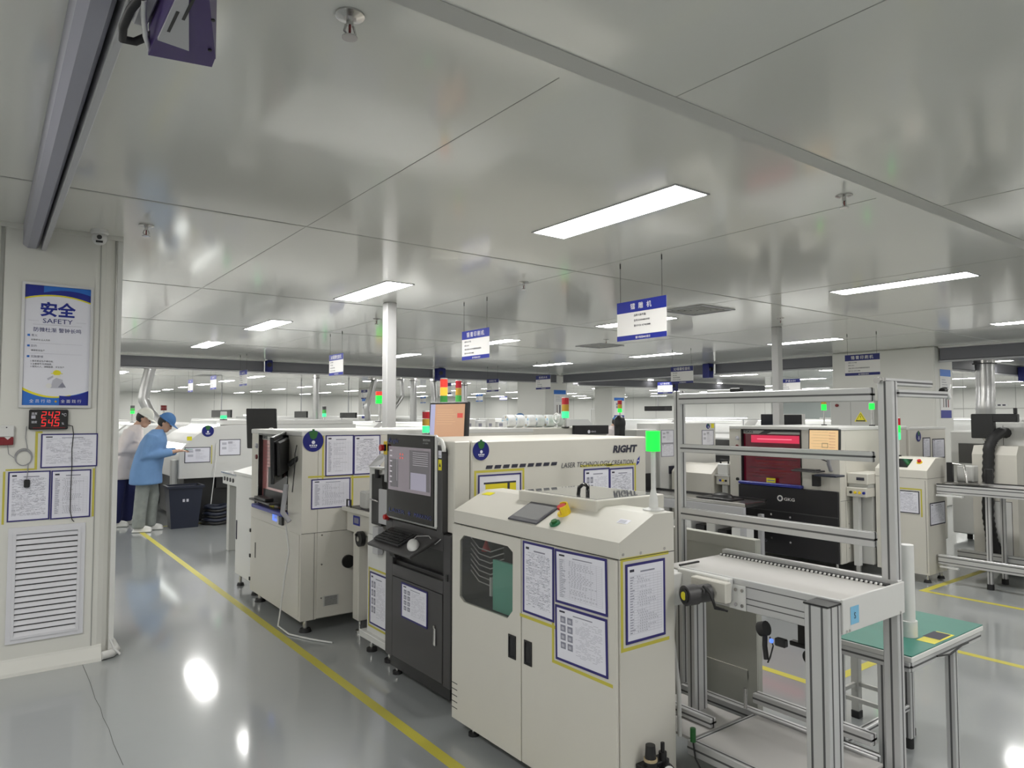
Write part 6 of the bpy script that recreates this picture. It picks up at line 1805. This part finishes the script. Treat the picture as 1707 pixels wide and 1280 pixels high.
oven(5.95, 9.0, 1.2, 2.92, 1.42, 'long low cream machine seen over the top of the laser machine', 'beige', 'grey_paint')
t = thing('black_cover', 'black cover with a small white logo standing over the laser machine top', 'cover', (8.8, 9.1, 1.42))
g = G(); g.box(8.03, 8.93, 1.30, 8.84, 8.995, 1.455, 'skirt_black', 0.006); q = PY(0, 8.93); g.pcyl(q, 8.36, 1.345, 0.03, 0, 0.003, 'paper', 14); g.text(q, 'GKG', 8.41, 1.335, 0.035, 'paper', 0.003, 'L', width=0.11); g.build('panel', t)
for k_ in range(6):
    x = 6.98 + k_ * 0.215
    t = thing('wrapped_reel', 'clear wrapped component reel, %s of six beside the big green signal tower' % ORD[k_], 'reel', (x, 9.4, 1.42), 'clear wrapped reels on the cream machine')
    g = G(); g.cyl((x - .075, 9.4 + .03 * (k_ % 2), 1.53), (x + .075, 9.4 + .03 * (k_ % 2), 1.53), 0.108, 'plastic_bag', 20); g.build('wrap', t)
    g = G()
    for a in range(7):
        an = a * .9
        g.cyl((x - .076, 9.4 + .03 * (k_ % 2) + .07 * math.cos(an), 1.53 + .07 * math.sin(an)), (x + .076, 9.4 + .03 * (k_ % 2) + .07 * math.cos(an), 1.53 + .07 * math.sin(an)), 0.018, ('blue_sticker', 'ink_grey', 'khaki')[a % 3], 8)
    g.build('print', t)
for k_, (x, w_, h_, m_, l_) in enumerate(((6.02, 0.16, 0.15, 'plastic_white', 'white box at the near end of the row on the long cream machine'), (6.22, 0.16, 0.13, 'reel_white', 'second pale box of the row on the long cream machine'), (6.42, 0.15, 0.16, 'plastic_white', 'third box, white, of the row on the long cream machine'), (6.62, 0.18, 0.11, 'reel_white', 'low pale box beside the wrapped reels'))):
    t = thing('parts_box', l_, 'box', (x + w_ / 2, 9.3, 1.42), 'boxes on the long cream machine')
    g = G(); g.box(x, 9.2, 1.4205, x + w_, 9.45, 1.42 + h_, m_, 0.008); g.build('case', t)
    g = G(); g.slab(PY(0, 9.2), x + .02, 1.45, x + w_ * .5, 1.50, 0, 0.003, 'ink'); g.build('tag', t)
t = thing('desk_fan', 'small white round fan at the end of the wrapped reels', 'fan', (7.62, 8.92, 1.42))
g = G(); g.cyl((7.75, 9.06, 1.42), (7.75, 9.06, 1.44), 0.05, 'plastic_white', 14); g.cyl((7.75, 9.06, 1.44), (7.75, 9.06, 1.50), 0.012, 'plastic_white', 8); g.build('base', t)
q = PX(7.74, 9.06)
g = G(); g.tube([q.at(.085 * math.cos(a * math.pi / 10), 1.575 + .085 * math.sin(a * math.pi / 10), 0.0) for a in range(20)], 0.01, 'plastic_white', 6, True)
for a in range(10):
    g.tube([q.at(0, 1.575, 0.01), q.at(.085 * math.cos(a * math.pi / 5), 1.575 + .085 * math.sin(a * math.pi / 5), 0.0)], 0.003, 'plastic_white', 5)
g.pcyl(q, 0, 1.575, 0.025, -0.01, 0.02, 'plastic_white', 12); g.build('cage', t)
t = thing('black_bag', 'tall black covered object behind the green lamp of the nearest cabinet', 'cover', (9.75, 9.6, 1.3))
g = G(); g.sphere((9.95, 9.75, 1.48), 0.12, 'black', 14, (1, 1, 1.3)); g.box(9.86, 9.66, 1.2, 10.04, 9.84, 1.45, 'black', 0.03); fuse(g, 'bag', t, 'black', 0.015, 3).location = (-9.75, -9.6, -1.3)
g = G(); g.cyl((9.95, 9.75, 0), (9.95, 9.75, 1.22), 0.03, 'steel', 10); g.cyl((9.95, 9.75, 0), (9.95, 9.75, 0.02), 0.2, 'black', 14); g.build('stand', t)

names = iter(['nearest placement machine on the second line', 'second placement machine on the second line', 'third placement machine on the second line', 'fourth placement machine on the second line', 'fifth placement machine on the second line'])
for y in (12.6, 15.0, 17.4, 19.8, 22.2):
    mounter(6.9, y, 2.1, next(names), 2.6, h=1.47)
oven(7.0, 25.0, 7.0, 1.5, 1.5, 'long white oven at the far end of the second line')
names = iter(['nearest placement machine on the third line', 'second placement machine on the third line', 'third placement machine on the third line', 'fourth placement machine on the third line', 'fifth placement machine on the third line', 'sixth placement machine on the third line'])
for y in (8.2, 10.6, 13.0, 18.0, 20.4, 22.8):
    mounter(14.9, y, 2.1, next(names), 2.2, h=1.5)
oven(14.9, 25.6, 7.0, 1.5, 1.5, 'long white oven at the far end of the third line')
oven(10.3, 2.4, 1.6, 1.1, 1.42, 'dark windowed oven between the cream machine and the white test chamber', 'white_paint', 'window_dark')
names = iter(['nearest placement machine on the far right line', 'second placement machine on the far right line', 'third placement machine on the far right line', 'fourth placement machine on the far right line', 'fifth placement machine on the far right line'])
for y in (-1.0, 1.4, 3.8, 6.2, 8.6):
    mounter(19.6, y, 2.1, next(names), 2.2, h=1.52)
for k_, (x, y, w_, d_, h_) in enumerate(((22.5, 12.0, 8.0, 1.6, 1.5), (26.5, 3.0, 12.0, 1.6, 1.55), (9.6, 33.2, 1.6, 12.0, 1.6))):
    oven(x, y, w_, d_, h_, ['white box machine row in front of the end wall, middle', 'white box machine row before the wall on the picture edge', 'white box machine row before the far wall'][k_])
# machine backs behind the black skirted printer
t = thing('monitor_cabinet', 'cream cabinet with two black screens behind the black-skirted printer', 'machine', (9.8, 6.2, 0))
g = G(); g.box(9.5, 5.55, 0.1, 10.3, 6.9, 1.44, 'beige', 0.01); g.build('body', t)
feet(t, ((9.6, 5.7), (9.6, 6.8), (10.2, 5.7), (10.2, 6.8)))
for k_, (y0_, y1_) in enumerate(((6.09, 6.32), (5.64, 5.93))):
    t = thing('black_screen', ['black screen left of the slim post above the red window', 'white framed black screen right of the slim post'][k_], 'monitor', (9.55, (y0_ + y1_) / 2, 1.44))
    g = G(); g.box(9.50, y0_ - .015 * k_, 1.441, 9.56, y1_ + .015 * k_, 1.645, 'plastic_white' if k_ else 'black', 0.004); g.build('case', t)
    g = G(); g.box(9.495, y0_ + .005, 1.45, 9.50, y1_ - .005, 1.635, 'gloss_black'); g.build('panel', t)

# electrical box on the big pillar
t = thing('electrical_box', 'grey electrical box with a yellow warning triangle on the big pillar', 'box', (13.3, 6.8, 1.4))
g = G(); g.box(13.2, 6.40, 1.2, 13.4, 7.24, 1.90, 'grey_paint', 0.01); q = PX(13.2, 7.24); g.rect(q, 0.40, 1.22, 0.405, 1.88, 'gap'); g.build('case', t)
g = G(); g.poly(q, [(0.47, 1.51), (0.71, 1.51), (0.59, 1.70)], 'yellow_label', 0.002); g.poly(q, [(0.50, 1.528), (0.68, 1.528), (0.59, 1.67)], 'ink_dark', 0.003); g.poly(q, [(0.515, 1.537), (0.665, 1.537), (0.59, 1.655)], 'yellow_label', 0.004)
g.poly(q, [(0.585, 1.64), (0.60, 1.60), (0.588, 1.598), (0.597, 1.56), (0.575, 1.605), (0.588, 1.607)], 'ink_dark', 0.005); g.rect(q, 0.50, 1.515, 0.68, 1.53, 'ink_dark', 0.005); g.build('warning_sign', t)
g = G(); g.pcyl(q, 0.14, 1.82, 0.03, 0, 0.03, 'dark_red', 12); g.build('switch', t)


def far_poster(label, p, x0, y0, x1, y1, kind):
    t = thing('wall_poster', label, 'poster', tuple(p.at((x0 + x1) / 2, y0)), 'posters on the far pillars')
    w, h = x1 - x0, y1 - y0
    g = G(); g.slab(p, x0, y0, x1, y1, 0.0, 0.012, 'paper_warm'); g.rect(p, x0, y1 - h * .14, x1, y1, 'sign_blue_light', 0.013); g.rect(p, x0, y0, x1, y0 + h * .16, 'sign_blue', 0.013)
    for k in range(4):
        g.rect(p, x0 + w * .15, y0 + h * (.78 - k * .05), x0 + w * (.5 + .08 * k), y0 + h * (.79 - k * .05), 'ink', 0.013)
    if kind:
        for a, m in ((.22, 'poster_art'), (.45, 'ink_dark'), (.66, 'alarm_red')):
            g.rect(p, x0 + w * a, y0 + h * .22, x0 + w * (a + .10), y0 + h * .50, m, 0.013)
    else:
        for k in range(4):
            g.rect(p, x0 + w * (.2 + .35 * (k % 2)), y0 + h * (.5 + .13 * (k // 2)), x0 + w * (.42 + .35 * (k % 2)), y0 + h * (.6 + .13 * (k // 2)), 'ink', 0.013)
    g.build('sheet', t)
    return t


far_poster('poster with small figures low on the big square pillar side', PY(0, 5.42), 13.58, 1.58, 14.02, 2.45, 1)
far_poster('colourful poster on the middle pillar by the big signal tower', PY(0, 16.2), 13.72, 1.5, 14.2, 2.4, 1)
far_poster('small poster on the far pillar past the thin silver duct', PX(13.6, 29.6), 0.2, 1.5, 0.8, 2.4, 0)
far_poster('small poster on the pillar behind the green and red signal lamp', PY(0, 21.5), 21.6, 1.5, 22.2, 2.4, 0)


# silver flexible ducts
def duct(label, x, y, r, pts, flange=True):
    t = thing('flexible_duct', label, 'duct', (x, y, 1.5), 'silver flexible ducts from the ceiling')
    g = G()
    P_ = []
    for i in range(len(pts) - 1):
        for k in range(8):
            P_.append(V(pts[i]).lerp(V(pts[i + 1]), k / 8))
    P_.append(V(pts[-1]))
    P_ = [P_[0]] + [(P_[i - 1] + P_[i] * 2 + P_[i + 1]) / 4 for i in range(1, len(P_) - 1)] + [P_[-1]]
    g.tube([V((x, y, 0)) + p for p in P_], [r * (1.0 if k % 2 else 0.94) for k in range(len(P_))], 'foil', 14); g.build('hose', t)
    if flange:
        g = G(); g.cyl((x, y, CEIL - 0.12), (x, y, CEIL), r * 1.05, 'steel', 16); g.cyl((x, y, CEIL - 0.14), (x, y, CEIL - 0.12), r * 1.2, 'charcoal', 16); g.build('collar', t)
    return t


duct('thick bent silver duct above the person in the white cap', 3.05, 18.1, 0.125, [(0, 0, 2.75), (-.08, 0.05, 2.3), (-.12, .05, 2.0), (0.0, 0, 1.7), (0.2, 0, 1.45)])
duct('thin straight silver duct over the printer with the pink window', 7.7, 19.8, 0.085, [(0, 0, 2.75), (0, 0, 2.0), (0, 0, 1.47)])
duct('leaning silver duct left of the white post', 9.55, 20.0, 0.10, [(0.1, 0, 2.75), (-.05, 0, 2.2), (-.15, 0.0, 1.9), (-.1, 0, 1.47)])
duct('silver duct between white post and orange screen', 10.7, 19.4, 0.11, [(0, 0, 2.75), (0, 0, 2.0), (0, 0, 1.4)])
duct('silver duct nearer the orange screen, swept to one side', 11.4, 19.4, 0.10, [(0, 0, 2.75), (0.05, 0, 2.2), (0, 0, 1.8), (-.2, 0.1, 1.5)])
duct('very thin silver duct right beside the white post', 10.1, 19.2, 0.06, [(0.1, 0, 2.75), (0.1, 0, 2.2), (-.2, 0, 1.8), (-.4, 0, 1.5)])
duct('silver duct beside the unlit red and amber lamp', 13.9, 21.4, 0.10, [(0, 0, 2.75), (0, 0, 2.2), (0, 0, 1.5)])
duct('thick grey silver duct on the far side of the big square pillar', 16.9, 5.86, 0.185, [(0, 0, 2.75), (0.02, 0, 2.2), (-0.02, 0.0, 1.8), (0, 0, 1.5)])

# signal towers of the rows
tower('tiny lit green lamp far behind the pillar edge', 3.0, 20.1, 1.45, 0.22, 0.05, 0.07, ('lamp_green', 'lamp_green_off', 'charcoal'), cap=False)
tower('small dark red lamp above the blue cap', 3.0, 16.2, 1.45, 0.28, 0.06, 0.055, ('dark_red', 'dark_red'), cap=False)
tower('pale lit lamp on the curved placement machine', 3.05, 11.75, 1.55, 0.02, 0.05, 0.055, ('lamp_green_soft', 'plastic_white'))
tower('taller pale green lamp near the turned black monitor', 3.9, 12.9, 1.55, 0.02, 0.05, 0.06, ('lamp_green_soft', 'plastic_white', 'plastic_white'))
tower('distant pale lamp on the second line', 7.9, 25.2, 1.5, 0.15, 0.06, 0.07, ('plastic_white', 'lamp_green_soft'))
tower('distant green lamp by the thin straight silver duct', 7.8, 19.4, 1.47, 0.12, 0.055, 0.10, ('lamp_green_soft', 'lamp_green_off', 'charcoal'))
tower('red and lit green lamp left of the white post', 7.8, 15.86, 1.47, 0.45, 0.10, 0.10, ('lamp_green', 'lamp_green', 'lamp_red'), cap=False)
tower('tall red, amber and green signal tower above the orange screen', 3.0, 4.93, 0.98, 0.735, 0.031, 0.068, ('lamp_green_off', 'lamp_amber', 'lamp_red'), cap=True)
tower('smaller unlit red and amber signal tower above the orange screen', 3.9, 6.12, 1.504, 0.25, 0.032, 0.075, ('lamp_green_off', 'lamp_amber_off', 'lamp_red_off'))
tower('big signal tower with a green glow before the middle pillar', 7.9, 9.02, 1.42, 0.16, 0.062, 0.115, ('lamp_green_soft', 'lamp_amber_off', 'lamp_red_off'))
tower('distant green and red signal lamp on the wall side', 12.6, 12.34, 0.0, 1.70, 0.055, 0.10, ('lamp_green', 'lamp_amber_off', 'lamp_red_off'))
# far displays and bars
for k_, (x, y0_, y1_, z0_, z1_, l) in enumerate(((7.9, 29.4, 32.4, 1.55, 1.86, 'wide dark display board far behind the workers'), (9.0, 24.0, 25.2, 1.55, 1.78, 'dark display far behind, by the thin silver duct'), (9.3, 20.6, 21.8, 1.55, 1.72, 'dark display behind the leaning silver duct'), (18.6, 22.6, 24.0, 1.75, 1.95, 'dark slot display right of the orange screen'), (20.0, 17.0, 18.3, 1.80, 1.98, 'upper dark slot display near the second signal lamp'))):
    t = thing('display_board', l, 'display', (x, (y0_ + y1_) / 2, z0_), 'dark displays over the far machine rows')
    g = G(); g.box(x, y0_, z0_, x + .06, y1_, z1_, 'gloss_black', 0.005); g.build('panel', t)
    g = G(); g.cyl((x + .03, (y0_ + y1_) / 2, z1_), (x + .03, (y0_ + y1_) / 2, CEIL), 0.02, 'rail_grey', 6); g.build('hanger', t)
# strip between things: light bars over the work rows
for k_, (x, y0_, y1_, z, l) in enumerate(((4.7, 14.5, 16.5, 1.62, 'glowing work light bar on the near line'), (13.0, 9.0, 10.8, 1.56, 'long glowing light bar above the red machine window'), (9.7, 14.8, 17.0, 1.60, 'glowing light bar behind the printer'), (9.8, 20.0, 23.0, 1.62, 'distant glowing light bar behind the printer'))):
    t = thing('work_light', l, 'light bar', (x, (y0_ + y1_) / 2, z), 'glowing light bars over the machines')
    g = G(); g.box(x, y0_, z + .02, x + .08, y1_, z + .04, 'plastic_white'); g.build('housing', t)
    g = G(); g.box(x + .005, y0_ + .02, z, x + .075, y1_ - .02, z + .02, 'strip_light'); g.build('tube', t)
    g = G()
    for y in (y0_ + .1, y1_ - .1):
        g.cyl((x + .04, y, 0), (x + .04, y, z + .02), 0.012, 'rail_grey', 6)
    g.build('stand', t)

for o in bpy.data.objects:
    if '_w' in o:
        del o['_w']
